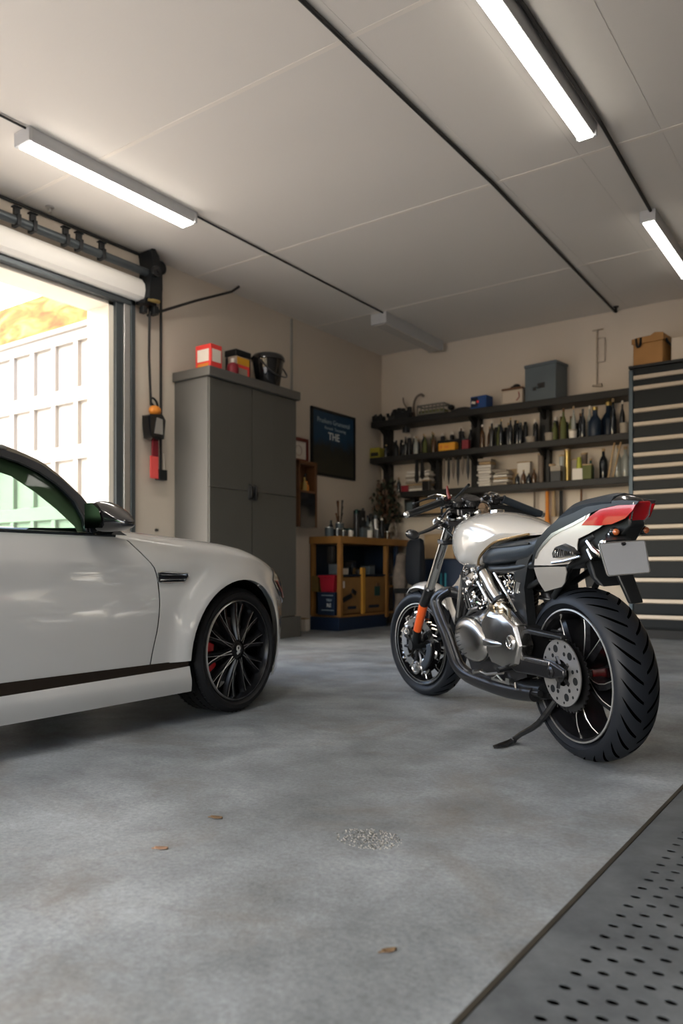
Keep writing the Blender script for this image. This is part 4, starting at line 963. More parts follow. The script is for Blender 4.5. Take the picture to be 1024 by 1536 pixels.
def panel(name, poly, fn, mat, parent, d=.03, solid=.010, outward=None, ang=50, lift=0, m_=None):
    bd_ = resample(poly, d); n = len(bd_)
    xs_ = [p[0] for p in bd_]; ys_ = [p[1] for p in bd_]
    pts = [Vector(p) for p in bd_]
    x = min(xs_)+d*.5; 
    seg = [(bd_[i], bd_[(i+1) % n]) for i in range(n)]
    def near(p):
        for a, b_ in seg:
            if abs(a[0]-p[0]) < d*2 and abs(a[1]-p[1]) < d*2 and (a-p).length < d*.45: return True
        return False
    while x < max(xs_):
        y = min(ys_)+d*.5
        while y < max(ys_):
            p = Vector((x, y))
            if inside(p, bd_) and not near(p): pts.append(p)
            y += d
        x += d
    r = delaunay_2d_cdt(pts, [(i, (i+1) % n) for i in range(n)], [], 1, 1e-6)
    us = [Vector(p[:2]) for p in r[0]]; vs = [fn(p[0], p[1]) for p in us]; fs = [tuple(f) for f in r[2]]
    nn = Vector()
    for f in fs:
        a, b_, c = vs[f[0]], vs[f[1]], vs[f[2]]; nn += (b_-a).cross(c-a)
    ref = outward if outward else Vector((0,0,1))
    if nn.dot(ref) < 0: fs = [tuple(reversed(f)) for f in fs]; sg = -1
    else: sg = 1
    h_ = .004; nr = []
    for p in us:
        du = fn(p[0]+h_, p[1])-fn(p[0]-h_, p[1]); dv = fn(p[0], p[1]+h_)-fn(p[0], p[1]-h_); q = du.cross(dv)
        nr.append(q.normalized() if q.length > 1e-12 else ref.normalized())
    # match the analytic normals to the face winding
    tot = 0
    for f in fs[:200]:
        a, b_, c = vs[f[0]], vs[f[1]], vs[f[2]]; tot += (b_-a).cross(c-a).normalized().dot(nr[f[0]])
    if tot < 0: nr = [-q for q in nr]
    V_ = list(vs); F_ = list(fs); NN = list(nr)
    if solid:
        k = len(vs); V_ += [a-q*abs(solid) for a, q in zip(vs, nr)]; NN += [-q for q in nr]; F_ += [tuple(i+k for i in reversed(f)) for f in fs]
        cnt = {}
        for f in fs:
            for i in range(len(f)):
                e = (f[i], f[(i+1) % len(f)]); cnt[e] = 1
        for (a, b_) in list(cnt):
            if (b_, a) not in cnt:
                o_ = len(V_); qs = [V_[a], V_[a+k], V_[b_+k], V_[b_]]; e1 = (qs[1]-qs[0]).cross(qs[3]-qs[0])
                V_ += qs; F_.append((o_, o_+1, o_+2, o_+3)); m1 = e1.normalized() if e1.length > 1e-12 else ref.normalized(); NN += [m1]*4
    b = MB(); b.add(V_, F_); o = b.build(name, mat, parent, ang=180, fix=False)
    if len(o.data.vertices) == len(NN): o.data.normals_split_custom_set_from_vertices([tuple(q) for q in NN])
    return o

car = thing('car', (-3.53, 0, 0), 'white coupe parked on the left with black spoked wheels', 'car')
def arc(c, r, a0, a1, n=22): return [(c[0]+r*math.cos(R(a0+(a1-a0)*i/n)), c[1]+r*math.sin(R(a0+(a1-a0)*i/n))) for i in range(n+1)]
# door shut line (Y as v rises)
gap = table([(.28,2.29),(.36,2.302),(.47,2.325),(.58,2.335),(.66,2.33),(.72,2.31),(.80,2.24),(.86,2.18),(.93,2.12)])
gl = [(gap(z), z) for z in [.885-.0248*i for i in range(25)]]
for s in (1, -1):
    f = lambda Y, v, s=s: Ps(s, Y, v)
    o_ = Vector((s, 0, .3))
    g_ = .0045
    gl_ = [(gap(z), z) for z in [.875-.0241*i for i in range(25)]]
    topv = lambda Y: zs_f(Y)+.155
    fend = [(2.06, .872)]+[(p[0]+g_, p[1]) for p in gl_][1:]
    a0 = 180+math.degrees(math.asin((.315-.292)/RA))
    fend += [(2.87-RA*math.cos(math.asin((.315-.297)/RA)), .297)]+arc(WC[0], RA, 183, -28, 30)
    fend += [(3.25, .15), (3.60, .17), (3.66, .25), (3.66, .56)]
    fend += [(Y, topv(Y)) for Y in (3.60, 3.5, 3.4, 3.3, 3.2, 3.0, 2.8, 2.6, 2.4, 2.2, 2.12)]
    panel('front_fender', fend, f, 'car_paint', car, outward=o_, solid=.004)
    MB().box(*sorted((s*.80, s*.815)), .7, 2.46, .2, .84).build('gap_backing', 'dark_plastic', car)  # dark sheet added behind the shut lines so the gaps look shaded
    # door
    dr = [(p[0]-g_, p[1]) for p in gl_]+[(.85, .297), (.83, .6), (.80, .871)]
    dr = [(2.155, .871)]+[(p[0]-g_, p[1]) for p in gl_][1:]+[(.88, .297), (.84, .6), (.80, .871)]
    dpan = panel('door', dr, f, 'car_paint', car, outward=o_, solid=.004)
    MB().tube([Ps(s, 1.05, .76)+Vector((s*.012,0,0)), Ps(s, 1.10, .765)+Vector((s*.03,0,0)), Ps(s, 1.24, .768)+Vector((s*.03,0,0)), Ps(s, 1.29, .765)+Vector((s*.012,0,0))], .011, smooth=3).build('door_handle', 'car_paint', dpan)
    # rear quarter
    qr = [(.79, .871), (.833, .6), (.873, .297), (.22+RA*.998, .297)]+arc(WC[1], RA, 3, 183, 26)+[(-1.1, .18), (-1.27, .25), (-1.27, .78), (-1.2, zs_f(-1.2)+.15), (-.6, zs_f(-.6)+.155), (.0, zs_f(0)+.155), (.3, .98), (.45, .90)]
    panel('rear_quarter_panel', qr, f, 'car_paint', car, outward=o_)
    # rocker and trim strip
    def rock(Y, v, s=s):
        p = Ps(s, Y, v); p.x = s*(.845+.030*math.sin(max(0, min(1, (v-.13)/.10))*PI/2)-.006*max(0, (v-.22)/.05)); return p
    panel('rocker_panel', [(.22+RA+.03, .135), (2.87-RA*.93, .150), (2.87-RA*.985, .23), (2.87-RA*.995, .272), (2.4, .268), (1.57, .255), (.22+RA+.005, .25)], rock, 'car_paint', car, outward=o_, d=.0175, solid=.004)
    def strip(Y, v, s=s): p = Ps(s, Y, v); p.x = s*.858; return p
    panel('sill_trim', [(.22+RA+.01, .245), (1.57, .252), (2.4, .266), (2.87-RA*.99, .27), (2.87-RA*.985, .30), (1.57, .302), (.22+RA+.01, .302)], strip, 'trim_bronze', car, outward=o_, d=.04)
    # fender vent
    vf = lambda Y, v, s=s: Ps(s, Y, v)+Vector((s*.003, 0, 0))
    vent = panel('side_vent', [(2.325,.668),(2.345,.662),(2.48,.664),(2.505,.69),(2.50,.705),(2.345,.712),(2.325,.708)], vf, 'black_gloss', car, outward=o_, d=.02, solid=.003)
    b = MB()
    for z in (.676, .698): b.tube([Ps(s, Y, z)+Vector((s*.007,0,0)) for Y in (2.335, 2.38, 2.43, 2.485)], .0035, n=6)
    b.build('vent_bar', 'chrome', vent)
    b = MB(); b.tube([Ps(s, *q)+Vector((s*.004,0,0)) for q in ((2.325,.668),(2.345,.662),(2.48,.664),(2.505,.69),(2.50,.705),(2.345,.712),(2.325,.708))], .003, n=6, closed=True)
    b.build('vent_surround', 'chrome', vent)
    # headlamp
    hl = lambda Y, v, s=s: Ps(s, Y, v)+Vector((s*.004, .004, .001))
    hd_ = panel('headlamp', [(3.17,.665),(3.28,.575),(3.45,.53),(3.58,.50),(3.60,.60),(3.48,.64),(3.33,.69),(3.2,.735)], hl, 'black_gloss', car, outward=o_, d=.03, solid=.004)
    MB().tube([Ps(s, Y, z)+Vector((s*.009,.006,.002)) for Y, z in ((3.21,.66),(3.30,.605),(3.45,.56),(3.56,.54))], .004, n=6).build('light_bar', mk('lamp_amber', (.5,.12,.08), .3) if s == 1 else 'lamp_amber', hd_)
    # inner wheel wells
    for c in WC:
        b = MB(); n = 20; vs = []
        for xx in (s*.84, s*.50):
            for i in range(n+1):
                a = R(-25+230*i/n); yy_ = c[0]+(RA+.004)*math.cos(a); vs.append((s*min(abs(xx), Wp(yy_)-.014), c[0]+(RA+.004)*math.cos(a), c[1]+(RA+.004)*math.sin(a)))
        fs = [(i, i+1, n+2+i, n+1+i) for i in range(n)]+[tuple(range(n+1, 2*n+2))]
        b.add(vs, fs); b.build('wheel_well', 'liner_black', car)
# hood, boot lid, bumper faces
def hoodf(X, Y):
    W = Wp(Y); zs = zs_f(Y); s = 1 if X >= 0 else -1; ax_ = abs(X)
    v = zs+.17+max(0, (W-.17*.92)-ax_); 
    x0 = max(.05, W-.16); return Vector((X, Y, ze_f(Y)+.012*math.sin(min(1, max(0, (W-.17*.92-ax_)/x0))*PI/2)*max(0, min(1, (3.7-Y)/1.2))+.001))
hp = [(-.70, 2.12), (.70, 2.12)]+[(Wp(Y)-.162, Y) for Y in (2.4, 2.7, 2.9, 3.1, 3.3, 3.45, 3.55)]+[(-(Wp(Y)-.162), Y) for Y in (3.55, 3.45, 3.3, 3.1, 2.9, 2.7, 2.4)]
panel('hood', hp, hoodf, 'car_paint', car, d=.05, solid=.012)
def deckf(X, Y):
    W = Wp(Y); x0 = max(.05, W-.16); return Vector((X, Y, ze_f(Y)+.03*math.sin(min(1, max(0, (W-.16-abs(X))/x0))*PI/2)))
panel('boot_lid', [(-(Wp(Y)-.155), Y) for Y in (-.45,-.8,-1.1,-1.22)]+[(Wp(Y)-.155, Y) for Y in (-1.22,-1.1,-.8,-.45)], deckf, 'car_paint', car, d=.06)
# bumpers: loft across the nose and tail
def bumper(name, Y0, sgn):
    secs = []
    W = Wp(Y0)
    for k in range(13):
        x = -W+2*W*k/12; yy = Y0+sgn*.05*(1-(x/W)**2)
        secs.append([(x, yy-sgn*.1, .17), (x, yy, .20), (x, yy+sgn*.012, .40), (x, yy-sgn*.01, .55), (x, yy-sgn*.05, .60), (x, yy-sgn*.12, .61)])
    MB().loft(secs).build(name, 'car_paint', car, ang=50)
bumper('front_bumper', 3.63, 1); bumper('rear_bumper', -1.25, -1)
MB().box(-.40, .40, 3.655, 3.70, .30, .50).build('grille', 'black_gloss', car, bev=.02)
for s in (-1, 1): MB().box(*sorted((s*.35, s*.62)), -1.31, -1.24, .60, .70).build('tail_lamp', 'red', car, bev=.02)
MB().box(-.80, .80, .62, 2.46, .14, .20).box(-.48,.48,2.46,3.6,.14,.22).box(-.48,.48,-1.2,.62,.14,.22).box(-.80,.80,-.1,2.42,.20,.22).build('underbody', 'dark_plastic', car)
MB().box(-.5,.5,2.4,2.5,.2,.84).box(-.7,.7,2.44,2.5,.2,.55).box(-.7,.7,-.35,-.25,.2,.84).build('bulkhead', 'dark_plastic', car)

# greenhouse
out_ = [(2.055,.873),(2.035,.95),(2.018,.998),(1.983,1.041),(1.931,1.097),(1.857,1.152),(1.775,1.182),(1.62,1.215),(1.40,1.238),(1.1,1.245),(.8,1.235),(.5,1.20),(.2,1.135),(-.1,1.04),(-.35,.95),(-.45,.90)]
inn_ = [(1.963,.878),(1.972,.93),(1.956,1.005),(1.892,1.076),(1.791,1.139),(1.678,1.168),(1.5,1.192),(1.3,1.203),(1.1,1.205),(.8,1.195),(.55,1.16),(.35,1.10),(.25,1.0),(.22,.878)]
gpf = lambda Y, z, s, i=0: Vector((s*(.85-.55*(z-.87)-i), Y, z))
for s in (1, -1):
    ring = out_[:-1]+[(-.42,.90),(.12,.875)]+list(reversed(inn_))
    ring = out_+[(.10,.876)]+list(reversed(inn_[:-1]+[(.22,.878)]))
    # window surround as quads between matching outlines
    no = [(2.055,.873),(2.035,.95),(2.018,.998),(1.983,1.041),(1.931,1.097),(1.857,1.152),(1.775,1.182),(1.62,1.215),(1.40,1.238),(1.1,1.245),(.8,1.235),(.5,1.20),(.32,1.15),(.18,1.06),(.16,.90)]
    ni = [(1.963,.878),(1.972,.93),(1.956,1.005),(1.925,1.045),(1.892,1.076),(1.83,1.118),(1.75,1.150),(1.60,1.182),(1.40,1.200),(1.1,1.205),(.8,1.195),(.55,1.16),(.38,1.11),(.26,1.03),(.23,.90)]
    fr = MB(); k = len(no)
    vs = [gpf(y, z, s, -.004) for y, z in no]+[gpf(y, z, s, 0) for y, z in ni]+[gpf(y, z, s, .03) for y, z in no]+[gpf(y, z, s, .022) for y, z in ni]
    for i in range(k-1):
        fr.add([], [])
    fs = []
    for i in range(k-1):
        fs += [(i, i+1, k+i+1, k+i), (2*k+i, 3*k+i, 3*k+i+1, 2*k+i+1), (k+i, k+i+1, 3*k+i+1, 3*k+i), (i, 2*k+i, 2*k+i+1, i+1)]
    fr.add(vs, fs)
    wf = fr.build('window_frame', 'window_frame', car, ang=50)
    tr_ = [(1.58,1.118),(1.666,1.112),(1.731,1.095),(1.816,1.036),(1.886,.972),(1.945,.905),(1.95,.878)]; to_ = [(1.60,1.208),(1.77,1.172),(1.855,1.138),(1.92,1.09),(1.985,1.01),(2.0,.93),(1.99,.874)]
    MB().add([gpf(y, z, s, .026) for y, z in to_]+[gpf(y, z, s, .036) for y, z in tr_], [(i, i+1, 8+i, 7+i) for i in range(6)]).build('pillar_trim', 'headliner', car, solid=.006)
    MB().tube([gpf(y, z, s, -.006) for y, z in ni], .0045, n=6).build('frame_seal', 'dark_plastic', wf)
    wp = ni+[]
    panel('side_window', wp, lambda y, z, s=s: gpf(y, z, s, .012), 'car_glass', car, d=.08, solid=0, outward=Vector((s,0,0)))
    MB().tube([Ps(s, Y, .872)+Vector((-s*.004, 0, .004)) for Y in (2.13, 1.9, 1.6, 1.2, .8, .3)], .008, n=8).build('belt_trim', 'window_frame', car)
    # mirror sail triangle
    b = MB(); b.prism([(2.16,.868),(1.98,.872),(1.985,.93),(2.02,.955)], lambda p: gpf(p[0], p[1], s, -.010), lambda p: gpf(p[0], p[1], s, .02)); b.build('mirror_base_panel', 'window_frame', car)
    # C pillar
    panel('rear_pillar', [(.30,1.15),(.5,1.20),(.2,1.135),(-.1,1.04),(-.35,.95),(-.45,.90),(.16,.88),(.18,1.06)][1:], lambda y, z, s=s: gpf(y, z, s, 0), 'car_paint', car, outward=Vector((s,0,0)))
# roof with dark headliner
def roof_sec(Y, z, inset=0.):
    hw_ = .85-.55*(z-.87)-inset; n = 12
    return [(-hw_+2*hw_*i/n, Y, z+.045*(1-(2*i/n-1)**2)**1.0*min(1, (z-.86)/.3)) for i in range(n+1)]
rl = [(1.72,1.199),(1.62,1.215),(1.40,1.238),(1.1,1.245),(.8,1.235),(.5,1.20),(.35,1.175)]
secs = [roof_sec(y, z) for y, z in rl]
MB().loft(secs, ring=False, cap=False).build('roof', 'car_paint', car, solid=-.012, ang=60)
secs = [[(p[0]*.985, p[1], p[2]-.035) for p in q] for q in secs]
MB().loft(secs, ring=False, cap=False).build('headliner', 'headliner', car, solid=-.006, ang=60)
ws = [(2.06,.872),(2.02,.99),(1.983,1.041),(1.931,1.097),(1.857,1.152),(1.72,1.197)]
def wsec(y, z, bow):
    hw_ = .85-.55*(z-.87)-.02; n = 12
    return [(-hw_+2*hw_*i/n, y+bow*(1-(2*i/n-1)**2), z+.03*(1-(2*i/n-1)**2)) for i in range(n+1)]
MB().loft([wsec(y, z, b_) for (y, z), b_ in zip(ws, (.16,.14,.12,.10,.07,.02))], ring=False, cap=False).build('windshield', 'screen_glass', car, ang=60)
for s in (-1, 1):
    MB().tube([(s*(.83-.55*(z-.87)-.012), y-.012, z) for y, z in ws], .028, n=8, smooth=3).build('front_pillar', 'headliner', car)
rw = [(.35,1.175),(.2,1.135),(-.1,1.04),(-.35,.95),(-.45,.905)]
MB().loft([wsec(y, z, -.02) for y, z in rw], ring=False, cap=False).build('rear_window', 'car_glass', car, ang=60)
# interior
b = MB(); b.loft([[(x, 1.62, .60), (x, 1.60, .80), (x, 1.75, .885+.02*(1-(x/.8)**2)), (x, 2.0, .895), (x, 2.05, .60)] for x in (-.78,-.4,0,.4,.78)]); b.build('dashboard', 'black_satin', car)
b = MB(); b.loft([[(-.62,1.66,.86),(-.2,1.66,.86),(-.2,1.80,.86),(-.62,1.80,.86)],[(-.56,1.66,.91),(-.26,1.66,.91),(-.30,1.78,.90),(-.52,1.78,.90)]]); b.build('instrument_cowl', 'headliner', car, bev=.015)
st = MB(); st.tube([(-.40+.17*math.cos(a), 1.50-.05*math.sin(a), .80+.16*math.sin(a)) for a in [2*PI*i/20 for i in range(20)]], .015, closed=True); st.tube([(-.55,1.50,.80),(-.40,1.53,.78),(-.25,1.50,.80)], .014).tube([(-.40,1.53,.78),(-.40,1.63,.74)], .03)
st.build('steering_wheel', 'black_satin', car)
for x in (-.38, .38):
    b = MB(); b.loft([[(x-.22,.95,.30),(x+.22,.95,.30),(x+.22,1.45,.30),(x-.22,1.45,.30)],[(x-.24,.93,.48),(x+.24,.93,.48),(x+.24,1.48,.46),(x-.24,1.48,.46)]])
    b.loft([[(x-.22,.88,.45),(x+.22,.88,.45),(x+.22,1.02,.45),(x-.22,1.02,.45)],[(x-.21,.72,.86),(x+.21,.72,.86),(x+.20,.82,.86),(x-.20,.82,.86)],[(x-.10,.68,1.02),(x+.10,.68,1.02),(x+.10,.76,1.02),(x-.10,.76,1.02)]])
    b.build('front_seat', 'black_satin', car, bev=.03)
# door mirrors
for s in (1, -1):
    b = MB()
    def msec(x, y0, y1, z0, z1, n=14):
        return [((x), (y0+y1)/2+(y1-y0)/2*math.copysign(abs(math.cos(a))**.7, math.cos(a)), (z0+z1)/2+(z1-z0)/2*math.copysign(abs(math.sin(a))**.7, math.sin(a))) for a in [2*PI*i/n for i in range(n)]]
    b.loft([msec(s*.850, 1.975, 2.02, .895, .985), msec(s*.868, 1.965, 2.055, .878, 1.008), msec(s*.90, 1.960, 2.085, .874, 1.008), msec(s*.96, 1.965, 2.09, .876, .982), msec(s*1.02, 1.975, 2.07, .885, .945), msec(s*1.055, 1.985, 2.045, .893, .923), msec(s*1.065, 2.0, 2.03, .90, .914)])
    mr = b.build('door_mirror', 'black_gloss', car, ang=60, sub=1)
    MB().prism([(s*.868,.890),(s*.935,.890),(s*.95,.92),(s*.935,.965),(s*.90,.992),(s*.868,.990)], lambda p: (p[0], 1.940+(abs(p[0])-.868)*.25, p[1]), lambda p: (p[0], 1.975, p[1])).build('mirror_glass', mk('mirror_silver', (.018,.018,.018), .08, metal=1, var=0) if s == 1 else 'mirror_silver', mr)
    MB().loft([[(s*.835,2.00,.872),(s*.835,2.10,.872),(s*.85,2.10,.885),(s*.85,2.00,.885)],[(s*.90,1.99,.885),(s*.90,2.07,.885),(s*.90,2.07,.905),(s*.90,1.99,.905)]]).build('mirror_arm', 'black_gloss', mr, bev=.004)

# wheels
def tyre_mesh(Ro, Ri, w, groove=4, shoulder=.35, n=72, blocks=True, mats_=1):
    b = MB(); hw_ = w/2
    prof = [(Ri, -hw_*.80), (Ri+.012, -hw_*.88), (Ri+(Ro-Ri)*.35, -hw_*1.0), (Ri+(Ro-Ri)*.65, -hw_*1.0), (Ro-.022, -hw_*.93), (Ro-.008, -hw_*.84)]
    m = groove
    ys = []
    for k in range(m):
        y = -hw_*.62+2*hw_*.62*k/(m-1); ys.append(y)
    top = []
    for y in ys: top += [(Ro, y-.005), (Ro-.008, y-.004), (Ro-.008, y+.004), (Ro, y+.005)]
    prof += [(Ro-.002, -hw_*.76)]+top+[(Ro-.002, hw_*.76)]+[(r, -y) for r, y in reversed(prof)]
    b.lathe(prof, (0,0,0), (1,0,0), n, closed=True); return b
def car_wheel(Y, side, name):
    w = thing('tmp', (0,0,0), '', ''); 
    for kk in list(w.keys()): del w[kk]
    w.name = name; w.parent = car; w.location = (side*.735, Y, .315); w.rotation_euler = (0, 0, 0 if side > 0 else PI)
    tyre_mesh(.315, .250, .235).build('tyre', 'tyre', w, ang=30)
    # tread sipes
    b = MB(); n = 60
    for i in range(n):
        a = 2*PI*i/n
        for y in (-.084, .084, -.030, .030):
            c, s_ = math.cos(a), math.sin(a); old = b.X; b.X = Matrix.Rotation(a, 4, 'X') @ Matrix.Translation((y, 0, .3136)) @ Matrix.Rotation(.35*(1 if y > 0 else -1), 4, 'Z')
            b.cbox((0,0,0), (.020, .0035, .003)); b.X = old
    b.build('tread_sipe', 'dark_plastic', w)
    b = MB(); b.lathe([(.252,.098),(.2535,.104),(.247,.108),(.244,.100),(.238,.085),(.232,.03),(.232,-.09),(.25,-.1),(.252,-.09)], (0,0,0), (1,0,0), 64, closed=True)
    rim = b.build('rim', 'rim_black', w, ang=40)
    MB().lathe([(.2475,.1065),(.2535,.1045),(.2545,.100),(.2500,.1075),(.2475,.1095)], (0,0,0), (1,0,0), 64, closed=True).build('rim_edge', 'alu', rim, ang=60)
    b = MB(); e = MB(); ns = 10
    for i in range(ns):
        a = 2*PI*i/ns+.15
        for j, da in enumerate((-.13, .13)):
            pr, tw = [], []
            for t_ in (0, .35, .7, 1):
                r_ = .05+.190*t_; aa = a+da*(t_**.8)*1.0+.10*t_*0
                pr.append(Vector((.088-.030*math.sin(t_*PI*.6)+.012*t_, r_*math.sin(aa), r_*math.cos(aa))))
            wd = (.020, .019, .017, .019); secs = []
            for q in range(4):
                r_ = (pr[min(3,q+1)]-pr[max(0,q-1)]).normalized(); tn = Vector((1,0,0)).cross(r_).normalized()*wd[q]
                secs.append([pr[q]+tn*.45+Vector((.010,0,0)), pr[q]-tn*.45+Vector((.010,0,0)), pr[q]-tn-Vector((.012,0,0)), pr[q]+tn-Vector((.012,0,0))])
            b.loft(secs)
            e.tube([(q[0]+q[1])/2+Vector((.0006,0,0)) + ((q[0]-q[1])*(.45 if j else -.45)) for q in secs], .0009, n=4)
    b.build('spoke_set', 'rim_black', rim, ang=30); e.build('spoke_edge', 'alu', rim)
    MB().lathe([(0,.05),(.062,.05),(.062,.075),(.05,.092),(.030,.100),(0,.101)], (0,0,0), (1,0,0), 28).build('hub', 'rim_black', rim, ang=40)
    b = MB()
    for i in range(5):
        a = 2*PI*i/5+.3; b.lathe([(0,0),(.008,0),(.008,.006),(0,.007)], (.078, .050*math.sin(a), .050*math.cos(a)), (1,0,0), 8)
    b.build('wheel_bolt', 'gun', rim)
    b = MB(); b.lathe([(.008,.1012),(.015,.1012),(.015,.1045),(.008,.1045)], (0,.0,.008), (1,0,0), 16, closed=True)
    b.cbox((.1030,.0,-.013),(.004,.024,.010),rot=(.5,0,0)).cbox((.1030,-.004,-.004),(.004,.008,.026),rot=(.6,0,0)); b.build('centre_emblem', mk('emblem_silver', (.75,.75,.74), .35, metal=.6), rim)
    MB().lathe([(.06,.0),(.165,.0),(.165,.02),(.06,.02)], (.0,0,0), (1,0,0), 40, closed=True).lathe([(0,.0),(.07,0),(.07,.045),(0,.045)], (0,0,0), (1,0,0), 24).build('brake_disc', 'gun', w)
    b = MB(); secs = []
    for i in range(9):
        a = R(58+ i*8.5)*side if 0 else R(62+i*7.5); c, s_ = math.cos(a), math.sin(a)
        secs.append([(x, -r_*s_, r_*c) for x, r_ in ((-.03,.125),(.050,.13),(.055,.15),(.050,.198),(-.03,.198))])
    b.loft(secs); b.build('brake_caliper', 'caliper_red', w, bev=.004)
    return w
wfr = car_wheel(WC[0][0], 1, 'front_wheel'); wfr.rotation_euler.z = R(5)
wfl = car_wheel(WC[0][0], -1, 'front_wheel'); wfl.rotation_euler.z = PI+R(5)
car_wheel(WC[1][0], 1, 'rear_wheel'); car_wheel(WC[1][0], -1, 'rear_wheel')

# ---------------------------------------------------------------- motorcycle (x forward, y left, z up; origin on the floor under the rear axle)
mk('pearl', (.60, .57, .53), .25, metal=.35, var=.03, coat=1.)
mk('bike_tyre', (.009, .011, .015), .5, spec=.35, var=.2, scale=12)
mk('leather', (.020, .026, .034), .42, var=.2, scale=10, bump=.08, bscale=120)
mk('lens_red', (.34, .004, .008), .14, var=.15, scale=20, coat=.6)
mk('reflector_orange', (.90, .13, .02), .30, var=.05, coat=.5)
mk('plate_grey', (.34, .35, .37), .45, var=.04)
mk('disc_metal', (.50, .49, .48), .36, metal=.85, var=.08, scale=18)
mk('lamp_gold', (.75, .55, .38), .15, metal=.8, var=.3, scale=60)
mk('pipe_black', (.010,.010,.011), .30, var=.2)
bike = thing('motorcycle', (-.90, 2.93, 0), 'silver and black motorcycle with chrome engine standing on the right', 'motorcycle')
bike.rotation_euler = (R(-4), 0, math.atan2(3.86-2.93, -2.10+.90))
def sub(name, loc, rot=(0,0,0), parent=None):
    o = bpy.data.objects.new(name, None); COL.objects.link(o); o.parent = parent or bike; o.location = loc; o.rotation_euler = rot; o.empty_display_size = .05; return o
def mtyre(R_, Ri, w, n=80):
    b = MB(); hw_ = w/2; prof = [(Ri, -hw_*.62), (Ri+.010, -hw_*.74), (Ri+(R_-Ri)*.30, -hw_*.93)]
    for k in range(17):
        a = -PI/2*1.0+PI*k/16; prof.append((R_-.052*(w/.18)*1.05+.052*(w/.18)*1.05*math.cos(a)*1.0, hw_*math.sin(a)))
    prof += [(Ri+(R_-Ri)*.30, hw_*.93), (Ri+.010, hw_*.74), (Ri, hw_*.62)]
    b.lathe(prof, (0,0,0), (0,1,0), n, closed=True); return b
def tread(b, R_, w, n, ch=1):
    # curved sweeping grooves laid over the crown
    hw_ = w/2; cr = .052*(w/.18)*1.05
    for i in range(n):
        for s in (-1, 1):
            a0 = 2*PI*(i+(.5 if s > 0 else 0))/n; L_, Rr = [], []
            for k in range(8):
                t_ = k/7; th = (.10+.98*t_); aa = a0+ch*(.02+.20*t_+.10*t_*t_)*1.0
                y = s*hw_*math.sin(th); r_ = R_-cr+cr*math.cos(th)+.0007; wd = .0080*math.sin(PI*min(1, t_*.9+.12))**.5
                for q, lst in ((-1, L_), (1, Rr)):
                    a = aa+q*wd/R_; lst.append(Vector((r_*math.sin(a), y, r_*math.cos(a))))
            b.add(L_+Rr, [(k, k+1, k+9, k+8) for k in range(7)])
    return b
# ---- rear wheel
rw_ = sub('rear_wheel', (.025, 0, .328))
mtyre(.328, .252, .178).build('tyre', 'bike_tyre', rw_, ang=40)
tread(MB(), .328, .178, 30).build('tread_groove', mk('groove', (.001,.001,.001), .95, var=0, spec=0), rw_, fix=False)
def mrim(Rr, w):
    b = MB(); hw_ = w*.36
    return b.lathe([(Rr+.004,-hw_),(Rr-.002,-hw_-.006),(Rr-.014,-hw_),(Rr-.018,-hw_*.7),(Rr-.030,-hw_*.4),(Rr-.030,hw_*.4),(Rr-.018,hw_*.7),(Rr-.014,hw_),(Rr-.002,hw_+.006),(Rr+.004,hw_)], (0,0,0), (0,1,0), 72, closed=True)
rim = mrim(.250, .185).build('rim', 'rim_black', rw_, ang=40)
b = MB()
for s in (-1, 1): b.lathe([(.2535,.0715),(.2525,.0755),(.2470,.0765),(.2455,.0735),(.247,.071)] if s > 0 else [(.2535,-.0715),(.2525,-.0755),(.2470,-.0765),(.2455,-.0735),(.247,-.071)], (0,0,0), (0,1,0), 72, closed=True)
b.build('rim_stripe', 'alu', rim, ang=60)
b = MB(); e = MB()
for i in range(5):
    for da in (-.20, .20):
        a0 = 2*PI*i/5+.5; secs = []
        for k in range(6):
            t_ = k/5; r_ = .055+.180*t_; a = a0+da*(.4+1.0*t_)+.25*t_*t_; y = .035+.012*math.sin(PI*t_)
            c = Vector((r_*math.sin(a), 0, r_*math.cos(a))); tn = Vector((math.cos(a),0,-math.sin(a)))*(.016-.006*t_)
            secs.append([c+tn+Vector((0,y,0)), c-tn+Vector((0,y-.006,0)), c-tn*.8-Vector((0,y,0)), c+tn*.8-Vector((0,y-.006,0))])
        b.loft(secs); e.tube([q[0]+Vector((0,.001,0)) for q in secs], .0018, n=4)
b.build('spoke_set', 'rim_black', rim, ang=40); e.build('spoke_edge', 'alu', rim)
MB().lathe([(0,-.09),(.045,-.09),(.06,-.05),(.055,0),(.07,.05),(.095,.070),(.10,.085),(.06,.09),(0,.09)], (0,0,0), (0,1,0), 32).build('hub', 'black_gloss', rw_)
b = MB(); n = 38; ring = []
prof = []
for i in range(n*4):
    a = 2*PI*i/(n*4); r_ = .132+(.007 if i % 4 in (1,2) else 0); prof.append((r_*math.sin(a), r_*math.cos(a)))
b.prism(prof, lambda p: (p[0], .088, p[1]), lambda p: (p[0], .094, p[1])); b.build('sprocket', 'gun', rw_)
b = MB(); b.lathe([(.050,.118),(.126,.118),(.126,.1225),(.050,.1225)], (0,0,0), (0,1,0), 56, closed=True)
rd_ = b.build('rear_disc', 'disc_metal', rw_, ang=50); rd_.location = (-.006, 0, .016)
b = MB()
for i in range(6):
    a = 2*PI*i/6+.3
    for j, (r_, q, s_) in enumerate(((.093, 0, .015), (.078, .38, .008), (.108, .40, .006), (.112, -.22, .005))):
        c = Vector((r_*math.sin(a+q), .1215, r_*math.cos(a+q))); b.lathe([(0,0),(s_,0),(s_,.0018),(0,.0018)], c, (0,1,0), 12)
b.build('disc_hole', 'black_satin', rd_)
b = MB()
for i in range(5):
    a = 2*PI*i/5; b.tube([(.02*math.sin(a), .120, .02*math.cos(a)), (.064*math.sin(a+.3), .124, .064*math.cos(a+.3))], .008, n=6)
